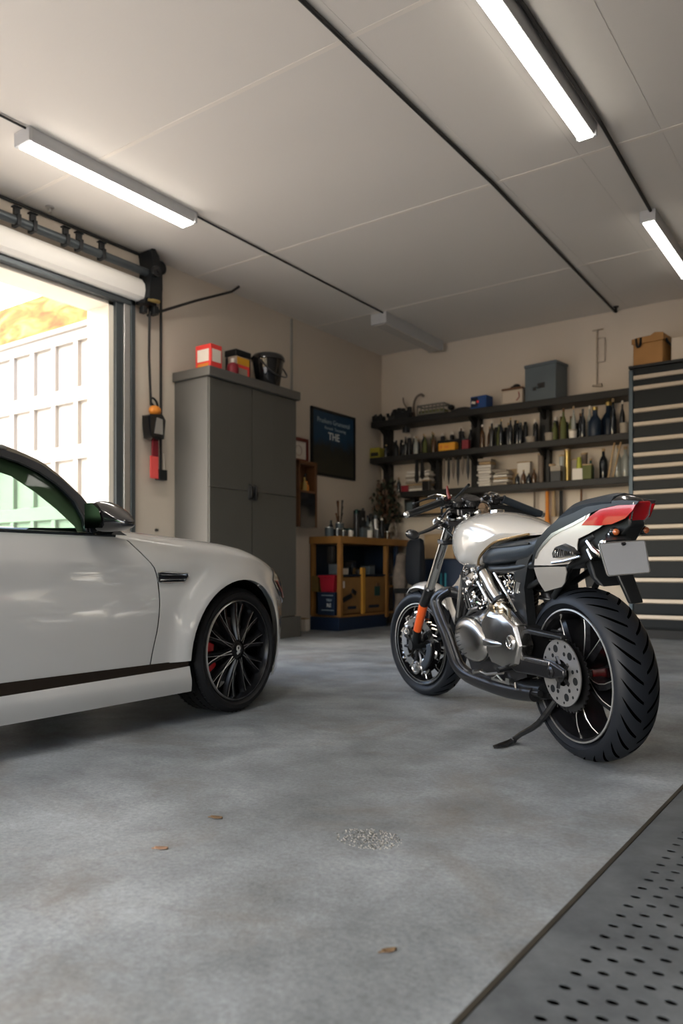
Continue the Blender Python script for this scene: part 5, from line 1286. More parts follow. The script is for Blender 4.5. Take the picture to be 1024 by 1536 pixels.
b.lathe([(0,.09),(.035,.09),(.035,.132),(.02,.140),(0,.140)], (0,0,0), (0,1,0), 20).build('carrier', 'gun', rd_)
b = MB(); b.lathe([(.06,-.118),(.125,-.118),(.125,-.112),(.06,-.112)], (0,0,0), (0,1,0), 40, closed=True).build('far_disc', 'gun', rw_)
b = MB(); secs = []
for k in range(7):
    a = R(-60-10*k); secs.append([(r_*math.sin(a), y, r_*math.cos(a)) for y, r_ in ((-.14,.10),(-.085,.10),(-.080,.155),(-.14,.155))])
b.loft(secs).build('caliper', 'caliper_red', bike, loc=(.025,0,.328), bev=.004)
# ---- swing arm, chain
b = MB()
for s, yo in ((1, .152), (-1, -.152)):
    b.loft([[(.50,yo-.03*s*.6-.016,.375),(.50,yo-.03*s*.6+.016,.375),(.50,yo-.03*s*.6+.016,.44),(.50,yo-.03*s*.6-.016,.44)],
            [(.28,yo-.016,.318),(.28,yo+.016,.318),(.28,yo+.012,.392),(.28,yo-.014,.392)],
            [(.03,yo-.014,.324),(.03,yo+.014,.324),(.03,yo+.010,.390),(.03,yo-.012,.390)],
            [(-.055,yo-.008,.342),(-.055,yo+.008,.342),(-.055,yo+.008,.366),(-.055,yo-.008,.366)]])
sa = b.build('swing_arm', 'gun', bike, bev=.006)
MB().loft([[(x,.140,.3885),(x,.1625,.3885),(x,.1655,.380),(x,.166,.372),(x,.160,.374)] for x in (.03,.27)]).build('arm_edge', 'brushed', sa, bev=.001)
MB().lathe([(0,0),(.022,0),(.022,.016),(.012,.022),(0,.022)], (.02,.152,.352), (0,1,0), 6).lathe([(0,0),(.012,0),(.012,.03),(0,.03)], (.02,.150,.352), (0,1,0), 12).build('axle_nut', 'gun', bike)
MB().tube([(.50,.0,.41),(.50,.13,.41)], .035).tube([(.50,-.14,.41),(.50,0,.41)], .035).build('pivot', 'black_satin', bike)
for z0, z1 in ((.475,.478),(.25,.20)):
    b = MB()
    for k in range(26):
        t_ = k/25; x = .56-.52*t_; z = (.46 if z0 > .3 else .33)*(1-t_)+z0*t_ if z0 > .3 else .34+(.20-.34)*t_
        b.cbox((x, .091, z), (.017, .010, .013))
    b.build('chain_run', 'gun', bike)
b = MB(); b.loft([[(.42,.125,.49),(.42,.145,.485),(.42,.145,.46),(.42,.125,.455)],[(.2,.122,.502),(.2,.148,.497),(.2,.148,.478),(.2,.122,.478)],[(-.03,.12,.490),(-.03,.145,.486),(-.03,.145,.472),(-.03,.12,.472)]])
b.build('chain_guard', 'black_satin', bike, bev=.004)
# ---- front wheel, turned to the left
fw_ = sub('front_wheel', (1.585, .0, .304), (0, 0, R(15)))
mtyre(.304, .232, .125).build('tyre', 'bike_tyre', fw_, ang=40)
tread(MB(), .304, .125, 24, -1).build('tread_groove', 'groove', fw_, fix=False)
rim = mrim(.230, .135).build('rim', 'rim_black', fw_, ang=40)
b = MB()
for s in (-1, 1): b.lathe([(.233,s*.052),(.232,s*.0555),(.2285,s*.056),(.2275,s*.053)], (0,0,0), (0,1,0), 72, closed=True).lathe([(.216,s*.050),(.2155,s*.0515),(.213,s*.0515),(.213,s*.050)], (0,0,0), (0,1,0), 72, closed=True)
b.build('rim_stripe', 'steel', rim, ang=60)
b = MB(); e = MB()
for i in range(9):
    a0 = 2*PI*i/9; secs = []
    for k in range(5):
        t_ = k/4; r_ = .04+.175*t_; a = a0+.35*t_; c = Vector((r_*math.sin(a), 0, r_*math.cos(a))); tn = Vector((math.cos(a),0,-math.sin(a)))*(.013-.005*t_)
        secs.append([c+tn+Vector((0,.022,0)), c-tn+Vector((0,.022,0)), c-tn-Vector((0,.022,0)), c+tn-Vector((0,.022,0))])
    b.loft(secs); e.tube([q[0] for q in secs], .0022, n=4)
b.build('spoke_set', 'rim_black', rim, ang=40); e.build('spoke_edge', 'steel', rim)
MB().lathe([(0,-.08),(.03,-.08),(.04,-.03),(.04,.03),(.03,.085),(0,.085)], (0,0,0), (0,1,0), 28).build('hub', 'gun', fw_)
for s in (1, -1):
    dsc = MB().lathe([(.105,s*.062),(.150,s*.062),(.150,s*.067),(.105,s*.067)], (0,0,0), (0,1,0), 48, closed=True).build('brake_disc', 'brushed', fw_, ang=50)
    if s < 0: continue
    b = MB()
    for i in range(12):                                         # floating disc carriers, scalloped blades and bolts
        a = 2*PI*i/12; b.tube([(.045*math.sin(a), .058, .045*math.cos(a)), (.085*math.sin(a+.25), .066, .085*math.cos(a+.25)), (.118*math.sin(a+.15), .066, .118*math.cos(a+.15))], [.010,.007,.010], n=6)
        b.lathe([(0,0),(.008,0),(.008,.007),(0,.007)], (.118*math.sin(a+.15), .066, .118*math.cos(a+.15)), (0,1,0), 8)
    b.build('disc_carrier', 'gun', dsc)
    b = MB(); rn = random.Random(8)
    for i in range(34):
        a = 2*PI*i/34+rn.uniform(-.05,.05); r_ = rn.uniform(.150,.188); l_ = rn.uniform(.02,.038)
        b.tube([(r_*math.sin(a), .045, r_*math.cos(a)), ((r_-l_*.3)*math.sin(a+.1), .060, (r_-l_*.3)*math.cos(a+.1)), ((r_-l_)*math.sin(a+.16), .056, (r_-l_)*math.cos(a+.16))], [.004, rn.uniform(.005,.009), .004], n=6)
    b.build('chrome_fitting', 'chrome', fw_)
    b = MB()
    for (a, r_, q) in ((2.9,.14,.040),(3.55,.135,.044),(4.4,.15,.030),(.9,.12,.030)): b.lathe([(0,.05),(q,.05),(q,.068),(q*.7,.074),(q*.6,.070),(0,.072)], (r_*math.sin(a), 0, r_*math.cos(a)), (0,1,0), 18)
    b.build('caliper_piston', 'brushed', fw_)
    b = MB(); secs = []
    for k in range(7):
        a = R(205+12*k); secs.append([(r_*math.sin(a), y, r_*math.cos(a)) for y, r_ in ((.03,.105),(.095,.11),(.10,.165),(.03,.17))])
    b.loft(secs).build('caliper', 'black_gloss', fw_, bev=.006)
# ---- fork
fo = sub('fork', (0,0,0))
for s in (1, -1):
    top = Vector((.945, s*.10, .975)); a_ = Vector((1.272, s*.10, .615)); c_ = Vector((1.355, s*.10, .545)); d_ = Vector((1.470, s*.10, .395)); ax_ = Vector((1.555, s*.085, .305))
    MB().cyl(top, a_, .0235, n=18).build('stanchion', 'chrome', fo, ang=50)
    MB().cyl(a_+(top-a_)*.03, c_, .028, .026, n=18).cyl(a_+(top-a_)*.05, a_-(top-a_)*.02, .031, n=18).build('slider', 'gun', fo, ang=50)
    MB().cyl(c_, d_, .0255, .023, n=18).build('orange_guard', 'reflector_orange' if s > 0 else 'gun', fo, ang=50)
    MB().cyl(d_, ax_, .024, .022, n=14).lathe([(0,-.03),(.03,-.03),(.03,.03),(0,.03)], ax_, (0,1,0), 16).build('axle_clamp', 'black_satin', fo)
    MB().cyl(top-(a_-top)*.03, top-(a_-top)*.055, .026, n=16).build('fork_cap', 'chrome', fo, ang=50)
b = MB()
for (x, z, w) in ((.955,.955,.026),(1.03,.865,.024)):
    b.loft([[(x-.035,y,z-w/2),(x+.03,y,z-w/2+.01),(x+.03,y,z+w/2+.01),(x-.035,y,z+w/2)] for y in (-.13,.13)])
b.build('triple_clamp', 'gun', fo, bev=.006)
b = MB(); rn = random.Random(2)
for k in range(9): y = .06+.010*k; b.lathe([(0,0),(.012,0),(.016,.008),(.012,.018),(0,.02)], (.985+rn.uniform(-.02,.03), y, .955+rn.uniform(-.015,.03)), (rn.uniform(-1,1), .6, .6), 10)
b.tube([(.99,.14,.99),(1.03,.15,.975),(1.03,.14,.945),(.99,.12,.94)], .008, smooth=3, closed=True)
b.build('clamp_bolt', 'chrome', fo)
# fender
secs = []
for k in range(15):
    a = R(-48+ 74*k/14); rr_ = .326+.020*math.sin(PI*k/14); wd = .070*math.sin(PI*(k+1.6)/16.2)**.6
    secs.append([(rr_*math.sin(-a)*1.0*-1, 0, 0) for _ in range(0)] or [(rr_*math.sin(a)+0, wd*t_, rr_*math.cos(a)-.028*abs(t_)**2.2) for t_ in (-1,-.8,-.5,-.2,0,.2,.5,.8,1)])
b = MB().loft(secs, ring=False, cap=False)
fd = b.build('front_fender', 'pearl', bike, loc=(1.575, 0, .308), solid=-.004, ang=60); fd.rotation_euler.z = R(15)
MB().prism([(-.02,.29),(.02,.31),(-.10,.44),(-.13,.40)], lambda p: (1.44+p[0], .072, .22+p[1]), lambda p: (1.44+p[0], .078, .22+p[1])).build('fender_bracket', 'gun', bike)

# ---- tank
def sup(x, zt, zb_, hw_, e=2.6, n=28, zc=.52):
    out = []; c = zb_+(zt-zb_)*zc
    for i in range(n):
        a = 2*PI*i/n; ca, sa_ = math.cos(a), math.sin(a)
        y = hw_*math.copysign(abs(ca)**(2/e), ca); z = math.copysign(abs(sa_)**(2/e), sa_)
        out.append((x, y, c+z*((zt-c) if z > 0 else (c-zb_))))
    return out
TKS = 1
def tsec(x, zt, zb_, w):
    h = zt-zb_; P_ = [(0,zt),(.34,zt-.004),(.66,zt-.022),(.88,zt-.048),(.97,zt-.075),(1,zt-.13 if h > .16 else zt-h*.55),(.99,zb_+h*.34),(.93,zb_+h*.14),(.72,zb_+.004),(.3,zb_)]
    P_ = [(a, max(zb_, min(zt, z))) for a, z in P_]
    return [(x, w*a, z) for a, z in P_]+[(x, -w*a, z) for a, z in reversed(P_[1:])]
tk = [(.925,.950,.86,.07,2.2),(.905,.966,.79,.115,2.3),(.86,.978,.752,.145,2.5),(.80,.988,.738,.160,2.6),(.72,.993,.738,.170,2.6),(.64,.990,.740,.172,2.6),(.57,.982,.758,.170,2.5),(.50,.970,.800,.162,2.4),(.43,.955,.838,.148,2.3),(.36,.938,.852,.128,2.2),(.29,.918,.860,.10,2.2),(.23,.895,.865,.07,2.1),(.20,.882,.868,.045,2)]
b = MB().loft([tsec(*q[:4]) for q in tk]); b.build('tank', 'pearl', bike, ang=70, sub=1)
MB().tube([(x, y, z) for (x, y, z) in ((.585,.150,.755),(.55,.160,.785),(.50,.160,.815),(.43,.148,.848),(.34,.120,.862),(.25,.085,.872))], .006, n=8, smooth=3).build('tank_trim', mk('bronze_trim', (.40,.27,.14), .25, metal=.9), bike)
MB().lathe([(0,0),(.035,0),(.033,.012),(.012,.016),(0,.016)], (.66,0,.985), (-.05,0,1), 20).build('filler_cap', 'chrome', bike)
# ---- seat
b = MB().loft([sup(.60,.80,.748,.10,3),sup(.55,.826,.742,.145,3.2),sup(.48,.842,.744,.150,3.2),sup(.40,.852,.750,.150,3.2),sup(.28,.856,.757,.145,3.2),sup(.20,.858,.765,.138,3.2),sup(.13,.87,.79,.125,3)])
b.build('seat', 'leather', bike, ang=60)
MB().tube([(.57,.135,.835-.02),(.48,.150,.828),(.30,.146,.830),(.17,.135,.835)], .004, n=6).build('seat_seam', 'black_satin', bike)
hwx = table([(-.34,.040),(-.2,.074),(0,.108),(.17,.134),(.3,.14)])
# rear hump: raked front face and long leather pad
def tailsec(x, zt, hw_, th): return [(x, -hw_, zt-.025), (x, -hw_*.75, zt-.006), (x, 0, zt+.004), (x, hw_*.75, zt-.006), (x, hw_, zt-.025), (x, hw_*.96, zt-th), (x, -hw_*.96, zt-th)]
hump = [(.165,.835,.045),(.10,.878,.05),(.03,.930,.05),(-.03,.965,.05),(-.06,.976,.045),(-.13,.986,.04),(-.20,.988,.035),(-.25,.984,.03)]
hz_ = table([(q[0],q[1]) for q in reversed(hump)]); ht_ = table([(q[0],q[2]) for q in reversed(hump)])
b = MB().loft([tailsec(x, hz_(x), hwx(x)-.004, ht_(x)) for x in [.165-.415*i/30 for i in range(31)]])
b.build('seat_hump', 'leather', bike, ang=50)
b = MB().loft([tailsec(-.20,.990,.070,.028),tailsec(-.25,.984,.058,.025),tailsec(-.30,.970,.046,.02),tailsec(-.335,.955,.036,.012)])
b.build('tail_cap', 'black_gloss', bike, ang=50, sub=1)
def side(x, z, s=1, o=0., zc=.84, k=.35): return Vector((x, s*(hwx(x)+o-k*(z-zc)**2*1.6), z))
T_ = {'low': [(0.157, 0.749), (0.057, 0.747), (-0.022, 0.751), (-0.072, 0.77)]}
cover = [(0.153, 0.749), (0.143, 0.775), (0.12, 0.805), (0.079, 0.839), (0.035, 0.868), (-0.013, 0.882), (-0.076, 0.9), (-0.131, 0.918), (-0.157, 0.928), (-0.141, 0.891), (-0.222, 0.886), (-0.197, 0.873), (-0.145, 0.855), (-0.098, 0.841), (-0.09, 0.82), (-0.087, 0.784), (-0.036, 0.751), (0.057, 0.747)]
blackband = [(0.125, 0.841), (0.059, 0.889), (-0.002, 0.92), (-0.072, 0.934), (-0.14, 0.953), (-0.225, 0.964), (-0.297, 0.961), (-0.365, 0.951), (-0.351, 0.941), (-0.282, 0.947), (-0.208, 0.94), (-0.157, 0.928), (-0.131, 0.918), (-0.076, 0.9), (-0.013, 0.882), (0.035, 0.868), (0.079, 0.839), (0.12, 0.805), (0.143, 0.775), (0.153, 0.749), (0.168, 0.754)]
hilite = [(0.035, 0.868), (-0.013, 0.882), (-0.076, 0.9), (-0.131, 0.918), (-0.141, 0.922), (-0.133, 0.908), (-0.075, 0.888), (-0.012, 0.872), (0.033, 0.855), (0.105, 0.805), (0.131, 0.774), (0.143, 0.775), (0.12, 0.805), (0.079, 0.839)]
redl = [(-0.122, 0.888), (-0.156, 0.914), (-0.208, 0.938), (-0.282, 0.945), (-0.354, 0.941), (-0.339, 0.922), (-0.309, 0.898), (-0.257, 0.883), (-0.203, 0.882)]
lowp = [(0.178, 0.74), (0.063, 0.742), (-0.037, 0.741), (-0.043, 0.721), (-0.018, 0.682), (0.01, 0.666), (0.14, 0.644), (0.165, 0.685)]
for s in (1, -1):
    ow = Vector((0, s, 0))
    tc_ = panel('tail_cover', cover, lambda x, z, s=s: side(x, z, s), 'pearl', bike, d=.02, solid=.004, outward=ow)
    panel('tail_band', blackband, lambda x, z, s=s: side(x, z, s, .001), 'black_satin', bike, d=.02, solid=.004, outward=ow)
    panel('tail_hilite', hilite, lambda x, z, s=s: side(x, z, s, .003), 'brushed', tc_, d=.015, solid=.003, outward=ow)  # bright metal strip stands in for the highlight along the tail cover
    panel('tail_light', redl, lambda x, z, s=s: side(x, z, s, .005), 'lens_red', bike, d=.015, solid=.006, outward=ow)
    panel('side_panel', lowp, lambda x, z, s=s: Vector((x, s*(.095+.02*math.sin(max(0,min(1,(z-.64)/.11))*PI/2)), z)), mk('panel_silver', (.40,.375,.34), .3, metal=.45, coat=.5) if s == 1 else 'panel_silver', bike, d=.02, solid=.004, outward=ow)
    # chrome lamp set into the panel
    cc = (-0.033, 0.793); c3 = side(cc[0], cc[1], s, .004)
    b = MB(); b.prism([(.062,-.020),(.066,.0),(.045,.026),(.0,.036),(-.045,.018),(-.068,-.008),(-.05,-.012),(.0,-.016)], lambda p: (c3[0]+p[0], c3[1]-s*.01-p[0]*-.12*s, c3[2]+p[1]), lambda p: (c3[0]+p[0]*.9, c3[1]+s*.012+p[0]*.12*s, c3[2]+p[1]*.85))
    sl_ = b.build('side_lamp', 'gun', bike, bev=.006)
    b = MB(); rn = random.Random(4)
    for k in range(9): b.tube([(c3[0]+.05-.012*k, c3[1]+s*(.014+.12*(.05-.012*k)), c3[2]-.010+rn.uniform(-.004,.004)), (c3[0]+.035-.010*k, c3[1]+s*(.016+.12*(.035-.010*k)), c3[2]+.020-.002*k)], .003, n=5)
    b.ball((c3[0]+.042, c3[1]+s*.012, c3[2]+.0), (.016,.008,.014)); b.build('lamp_facet', 'chrome', sl_)
    b = MB(); b.tube([(c3[0]+.075,c3[1]+s*.012,c3[2]-.036),(c3[0],c3[1]+s*.006,c3[2]-.030),(c3[0]-.08,c3[1]-s*.006,c3[2]-.016)], .005, n=8); b.build('lower_strip', 'chrome', sl_)
# rear lens facing backwards, indicators, undertail
b = MB(); b.loft([[(-.340,-.034,.950),(-.340,.034,.950),(-.330,.036,.954),(-.330,-.036,.954)],[(-.322,-.034,.905),(-.322,.034,.905),(-.308,.034,.905),(-.308,-.034,.905)],[(-.300,-.022,.878),(-.300,.022,.878),(-.288,.022,.878),(-.288,-.022,.878)]])
rl_ = b.build('rear_lens', 'lens_red', bike, bev=.004); MB().tube([(-.342,.034,.950),(-.324,.034,.905),(-.302,.022,.878)], .003, n=6).tube([(-.342,-.034,.950),(-.324,-.034,.905),(-.302,-.022,.878)], .003, n=6).build('lens_trim', 'chrome', rl_)
b = MB(); b.loft([[(x,-w,z0),(x,w,z0),(x,w,z1),(x,-w,z1)] for x, w, z0, z1 in ((.10,.10,.74,.84),(-.02,.085,.73,.86),(-.14,.065,.77,.89),(-.24,.045,.82,.92),(-.31,.03,.87,.945))])
b.build('undertail', 'black_satin', bike, bev=.008)
b = MB(); 
for (x, y, z, r_) in ((-.20,.055,.815,.020),(-.235,.045,.845,.016),(-.17,.06,.79,.013)): b.lathe([(0,0),(r_,0),(r_*.8,.012),(0,.016)], (x,y,z), (-.4,1,0), 12)
b.tube([(-.13,.075,.83),(-.16,.075,.80),(-.19,.065,.775)], .010, n=8).tube([(-.12,.07,.80),(-.15,.075,.765)], .006)
b.build('chrome_bracket', 'chrome', bike)
b = MB()
for s in (1, -1): b.tube([(-.25,s*.02,.855),(-.26,s*.055,.855)], .008).ball((-.26,s*.058,.855), (.020,.018,.017))
b.build('indicator_stalk', 'black_gloss', bike)
b = MB()
for s in (1, -1): b.ball((-.272,s*.060,.855), (.012,.013,.012))
b.build('indicator_lens', mk('amber_lens', (.40,.10,.03), .15, coat=1.), bike)
# number plate
xt, xb_, zt_, zb__ = -.345, -.365, .822, .714
yl, yr = 0.189, 0.009; yl2, yr2 = 0.175, 0.011
ctr_y = (yl+yr+yl2+yr2)/4
def pcorn(u_, v_, o=0.):   # u across 0..1 from the left edge, v up 0..1
    y = (yl2+(yr2-yl2)*u_)*(1-v_)+(yl+(yr-yl)*u_)*v_; return (xb_+(xt-xb_)*v_-o, y, zb__+(zt_-zb__)*v_)
def rrect(m, r, n=4):
    out = []
    for (cx_, cy_, a0) in ((1-m-r, 1-m-r*2, 0), (m+r, 1-m-r*2, 90), (m+r, m+r*2, 180), (1-m-r, m+r*2, 270)):
        for k in range(n+1): a = R(a0+90*k/n); out.append((cx_+r*math.cos(a), cy_+2*r*math.sin(a)))
    return out
pl = MB().prism(rrect(0, .04), lambda p: pcorn(p[0], p[1], 0), lambda p: pcorn(p[0], p[1], .006)).build('number_plate', 'black_satin', bike)
MB().prism(rrect(.022, .035), lambda p: pcorn(p[0], p[1], .005), lambda p: pcorn(p[0], p[1], .0085)).build('plate_face', 'plate_grey', pl)
MB().tube([pcorn(p[0], p[1], .0065) for p in rrect(.004, .04)], .0018, n=5, closed=True).build('plate_rim', 'alu', pl)
MB().ball(pcorn(.52,.93,.009), (.004,.010,.006)).build('plate_bolt', 'black_gloss', pl)
b = MB(); b.loft([[(-.20,-.03,.84),(-.20,.03,.84),(-.17,.03,.86),(-.17,-.03,.86)],[(-.335,ctr_y-.05,.80),(-.335,ctr_y+.05,.80),(-.33,ctr_y+.05,.83),(-.33,ctr_y-.05,.83)],[(-.355,ctr_y-.06,.72),(-.355,ctr_y+.06,.72),(-.345,ctr_y+.06,.72),(-.345,ctr_y-.06,.72)]])
b.build('plate_bracket', 'black_satin', bike, bev=.004)
mf = [(-0.105, -0.02, 0.703), (-0.146, -0.06, 0.701), (-0.127, -0.06, 0.621), (-0.121, -0.02, 0.631)]
b = MB(); b.loft([[(-.10,-.055,.78),(-.10,.055,.78),(-.06,.055,.78),(-.06,-.055,.78)],[(-.13,-.055,.70),(-.13,.055,.70),(-.10,.055,.70),(-.10,-.055,.70)],[(-.17,-.055,.665),(-.17,.05,.665),(-.13,.05,.672),(-.13,-.055,.672)]])
b.loft([[(-.16,-.07,.75),(-.16,-.0,.75),(-.14,-.0,.75),(-.14,-.07,.75)],[(-.21,-.085,.60),(-.21,-.03,.60),(-.19,-.03,.60),(-.19,-.085,.60)]])
b.build('mudguard', 'black_satin', bike, bev=.006)

# ---- frame
b = MB()
for s in (1, -1):
    b.prism([(.16,.80),(.20,.765),(.245,.66),(.235,.50),(.27,.44),(.36,.44),(.37,.52),(.325,.62),(.315,.74),(.27,.79)], lambda p: (p[0], s*.085, p[1]), lambda p: (p[0], s*.125, p[1]))
    b.tube([(.94,s*.03,.88),(.80,s*.10,.76),(.55,s*.12,.735),(.28,s*.11,.74),(.05,s*.09,.78),(-.15,s*.05,.85)], .020, smooth=3)
    b.tube([(.25,s*.10,.66),(.08,s*.085,.72),(-.06,s*.07,.79)], .014)
    b.tube([(.10,s*.085,.62),(.02,s*.08,.70),(-.05,s*.075,.78)], .013)
b.build('frame', 'black_satin', bike, bev=.008, ang=50)
MB().cyl((.925,0,.99),(1.03,0,.82), .035, n=18).build('steering_head', 'black_satin', bike)
b = MB()
for s in (1, -1):
    b.tube([(0.857, 0.1, 0.706) if s > 0 else (.84,-.1,.70), (.885,s*.095,.62), (.965,s*.09,.46)], [.012,.018,.016], n=10)
b.build('down_tube', 'brushed', bike)
# radiator shroud between fork and engine
for s in (1, -1):
    pts = [(.86,.735),(.80,.70),(.86,.55),(.95,.42),(1.02,.46),(1.10,.56),(1.12,.60),(.98,.66)]
    MB().prism(pts, lambda p: (p[0], s*.065, p[1]), lambda p: (p[0]-.005, s*.085, p[1])).build('shroud', 'black_gloss', bike, bev=.006)
MB().box(.86,.90,-.15,.06,.45,.72).build('radiator', 'gun', bike, bev=.006)
# exhaust: glossy black downpipe sweeping into the belly
b = MB(); ps = [(.93,.05,.60),(1.02,.11,.62),(1.085,.145,.575),(1.04,.150,.50),(.965,.152,.42),(.915,.152,.345),(.86,.150,.275),(.76,.145,.238),(.60,.14,.225),(.40,.135,.222),(.20,.13,.235)]
b.tube(ps, [.026,.028,.030,.030,.030,.031,.032,.033,.034,.034,.030], smooth=5, n=14); ex = b.build('exhaust_pipe', 'pipe_black', bike, ang=60)
b = MB(); b.tube([(p[0]-.045, p[1]+.005, p[2]+.01) for p in ps[1:]], .014, smooth=5, n=8); b.build('inner_pipe', 'gun', ex, ang=60)
b = MB().loft([sup(.80,.275,.21,.10,3.5),sup(.66,.275,.200,.145,3.5),sup(.45,.275,.198,.155,3.5),sup(.24,.285,.20,.150,3.5),sup(.17,.285,.215,.135,3.5)])
b.build('belly_pan', 'black_satin', bike, ang=50)
b = MB(); b.cbox((.42,.155,.262),(.16,.02,.012)); b.cbox((.35,.16,.275),(.03,.02,.018)); b.tube([(.50,.158,.262),(.44,.166,.285),(.40,.16,.26)], .005).tube([(.30,.16,.27),(.28,.17,.25)], .006)
b.build('belly_bracket', 'chrome', bike)
# ---- engine
en = sub('engine', (0,0,0))
b = MB(); b.prism([(.24,.30),(.22,.50),(.34,.57),(.52,.56),(.62,.55),(.78,.50),(.82,.40),(.74,.27),(.40,.25)], lambda p: (p[0], -.15, p[1]), lambda p: (p[0], .14, p[1])); b.build('crankcase', 'gun', en, bev=.02)
# front cover with fluted lower left
b = MB(); cx_, cz_ = .615, .425
def ecov(rx, rz, y, n=40, q=0): return [(cx_+rx*math.cos(2*PI*i/n)+.02*math.sin(2*PI*i/n), y+q*math.cos(2*PI*i/n), cz_+rz*math.sin(2*PI*i/n)) for i in range(n)]
b.loft([ecov(.158,.100,.13), ecov(.158,.100,.185), ecov(.150,.094,.200), ecov(.128,.080,.211), ecov(.09,.055,.217), ecov(.04,.025,.2195)])
cv = b.build('clutch_cover', 'brushed', en, ang=40)
b = MB()
for k in range(7):
    z = cz_+.035-.018*k; x1 = cx_+.148*math.sqrt(max(0,1-((z-cz_)/.097)**2)); b.tube([(x1-.004,.198,z),(x1-.045,.213,z+.004),(x1-.085,.217,z+.012)], [.005,.0045,.002], n=6)
b.build('cover_flute', 'gun', cv)
b = MB()
for k in range(8):
    a = 2*PI*k/8+.3; b.lathe([(0,0),(.006,0),(.006,.005),(0,.006)], (cx_+.150*math.cos(a), .190, cz_+.094*math.sin(a)), (0,1,0), 6)
b.build('cover_bolt', 'steel', cv)
b = MB(); b.tube([ecov(.160,.102,.19)[i] for i in range(40)], .003, n=6, closed=True); b.build('cover_gasket', 'black_satin', cv)
# rear cover, faceted
b = MB(); p_ = [(.52,.52),(.44,.565),(.33,.555),(.235,.51),(.205,.43),(.24,.355),(.34,.325),(.45,.335),(.50,.40)]
cxx, czz = .36, .45
sh = lambda p, k: (cxx+(p[0]-cxx)*k, czz+(p[1]-czz)*k)
b.loft([[(p[0], .12, p[1]) for p in p_], [(p[0], .172, p[1]) for p in p_], [(sh(p,.94)[0], .186, sh(p,.94)[1]) for p in p_], [(sh(p,.70)[0]+.03, .197, sh(p,.70)[1]+.01) for p in p_]])
cv2 = b.build('gearbox_cover', 'brushed', en, ang=25, bev=.004)
b = MB(); b.loft([[(.50,.175,.40),(.50,.175,.455),(.50,.205,.44),(.50,.205,.41)],[(.40,.18,.405),(.40,.18,.45),(.40,.208,.435),(.40,.208,.415)],[(.31,.18,.42),(.31,.18,.44),(.31,.195,.435),(.31,.195,.425)]]); b.build('cover_rib', 'brushed', cv2, bev=.006)
b = MB(); b.lathe([(0,0),(.030,0),(.032,.012),(.026,.020),(.022,.014),(.010,.014),(.008,.022),(0,.022)], (.262,.178,.443), (0,1,0), 22); b.cbox((.262,.202,.443),(.008,.006,.036),rot=(0,.5,0))
b.build('filler_plug', 'chrome', cv2, ang=40)
# cylinders with cooling fins
def barrel(p0, p1, r, n, name):
    b = MB(); p0, p1 = V(p0), V(p1); d = p1-p0
    b.cyl(p0, p1, r*.8, n=20)
    for k in range(n):
        c = p0+d*(k+.5)/n; b.lathe([(0,-.0025),(r,-.0025),(r*1.02,0),(r,.0025),(0,.0025)], c, d, 24)
    return b.build(name, 'gun', en, ang=40)
barrel((.62,.04,.50),(.735,.05,.66), .085, 9, 'front_cylinder')
barrel((.46,.04,.52),(.40,.05,.67), .080, 9, 'rear_cylinder')
b = MB(); b.loft([[(.66,-.08,.66),(.82,-.08,.60),(.82,.125,.60),(.66,.125,.66)],[(.70,-.07,.745),(.83,-.07,.70),(.83,.115,.70),(.70,.115,.745)]]); b.build('front_head', 'black_gloss', en, bev=.015)
b = MB(); b.loft([[(.30,-.08,.65),(.48,-.08,.68),(.48,.10,.68),(.30,.10,.65)],[(.32,-.06,.725),(.46,-.06,.735),(.46,.085,.735),(.32,.085,.725)]]); b.build('rear_head', 'black_gloss', en, bev=.015)
# chrome intake pipe
b = MB(); b.tube([(.66,.115,.735),(.585,.135,.738),(.525,.142,.705),(.47,.142,.645),(.40,.14,.585)], [.020,.026,.030,.030,.026], smooth=6, n=16); ip = b.build('intake_pipe', 'brushed', en, ang=60)
MB().lathe([(.0,-.006),(.034,-.006),(.034,.006),(0,.006)], (.552,.140,.728), (.55,-.05,.45), 20).lathe([(.0,-.006),(.035,-.006),(.035,.006),(0,.006)], (.42,.141,.602), (.55,0,.6), 20).build('pipe_clamp', 'black_satin', ip)
b = MB(); b.tube([(.585,.155,.68),(.50,.160,.61),(.475,.155,.585)], .0075, n=8); b.tube([(.43,.155,.72),(.33,.15,.62),(.285,.145,.56)], .006, n=8); b.build('oil_line', 'chrome', en)
b = MB(); b.ball((.405,.145,.575), (.042,.035,.034)); b.lathe([(0,0),(.026,0),(.026,.015),(.012,.02),(0,.02)], (.44,.165,.57), (.3,1,0), 16); b.tube([(.37,.16,.59),(.31,.165,.57),(.30,.165,.52)], .008)
b.build('starter_motor', mk('brass_steel', (.52,.45,.34), .22, metal=1.), en)
b = MB(); b.tube([(.62,.14,.515),(.53,.15,.55),(.46,.15,.59)], [.013,.011,.009], smooth=3).tube([(.80,.12,.50),(.70,.14,.545),(.62,.14,.56)], [.010,.012,.012], smooth=3); b.build('coolant_pipe', 'brushed', en)
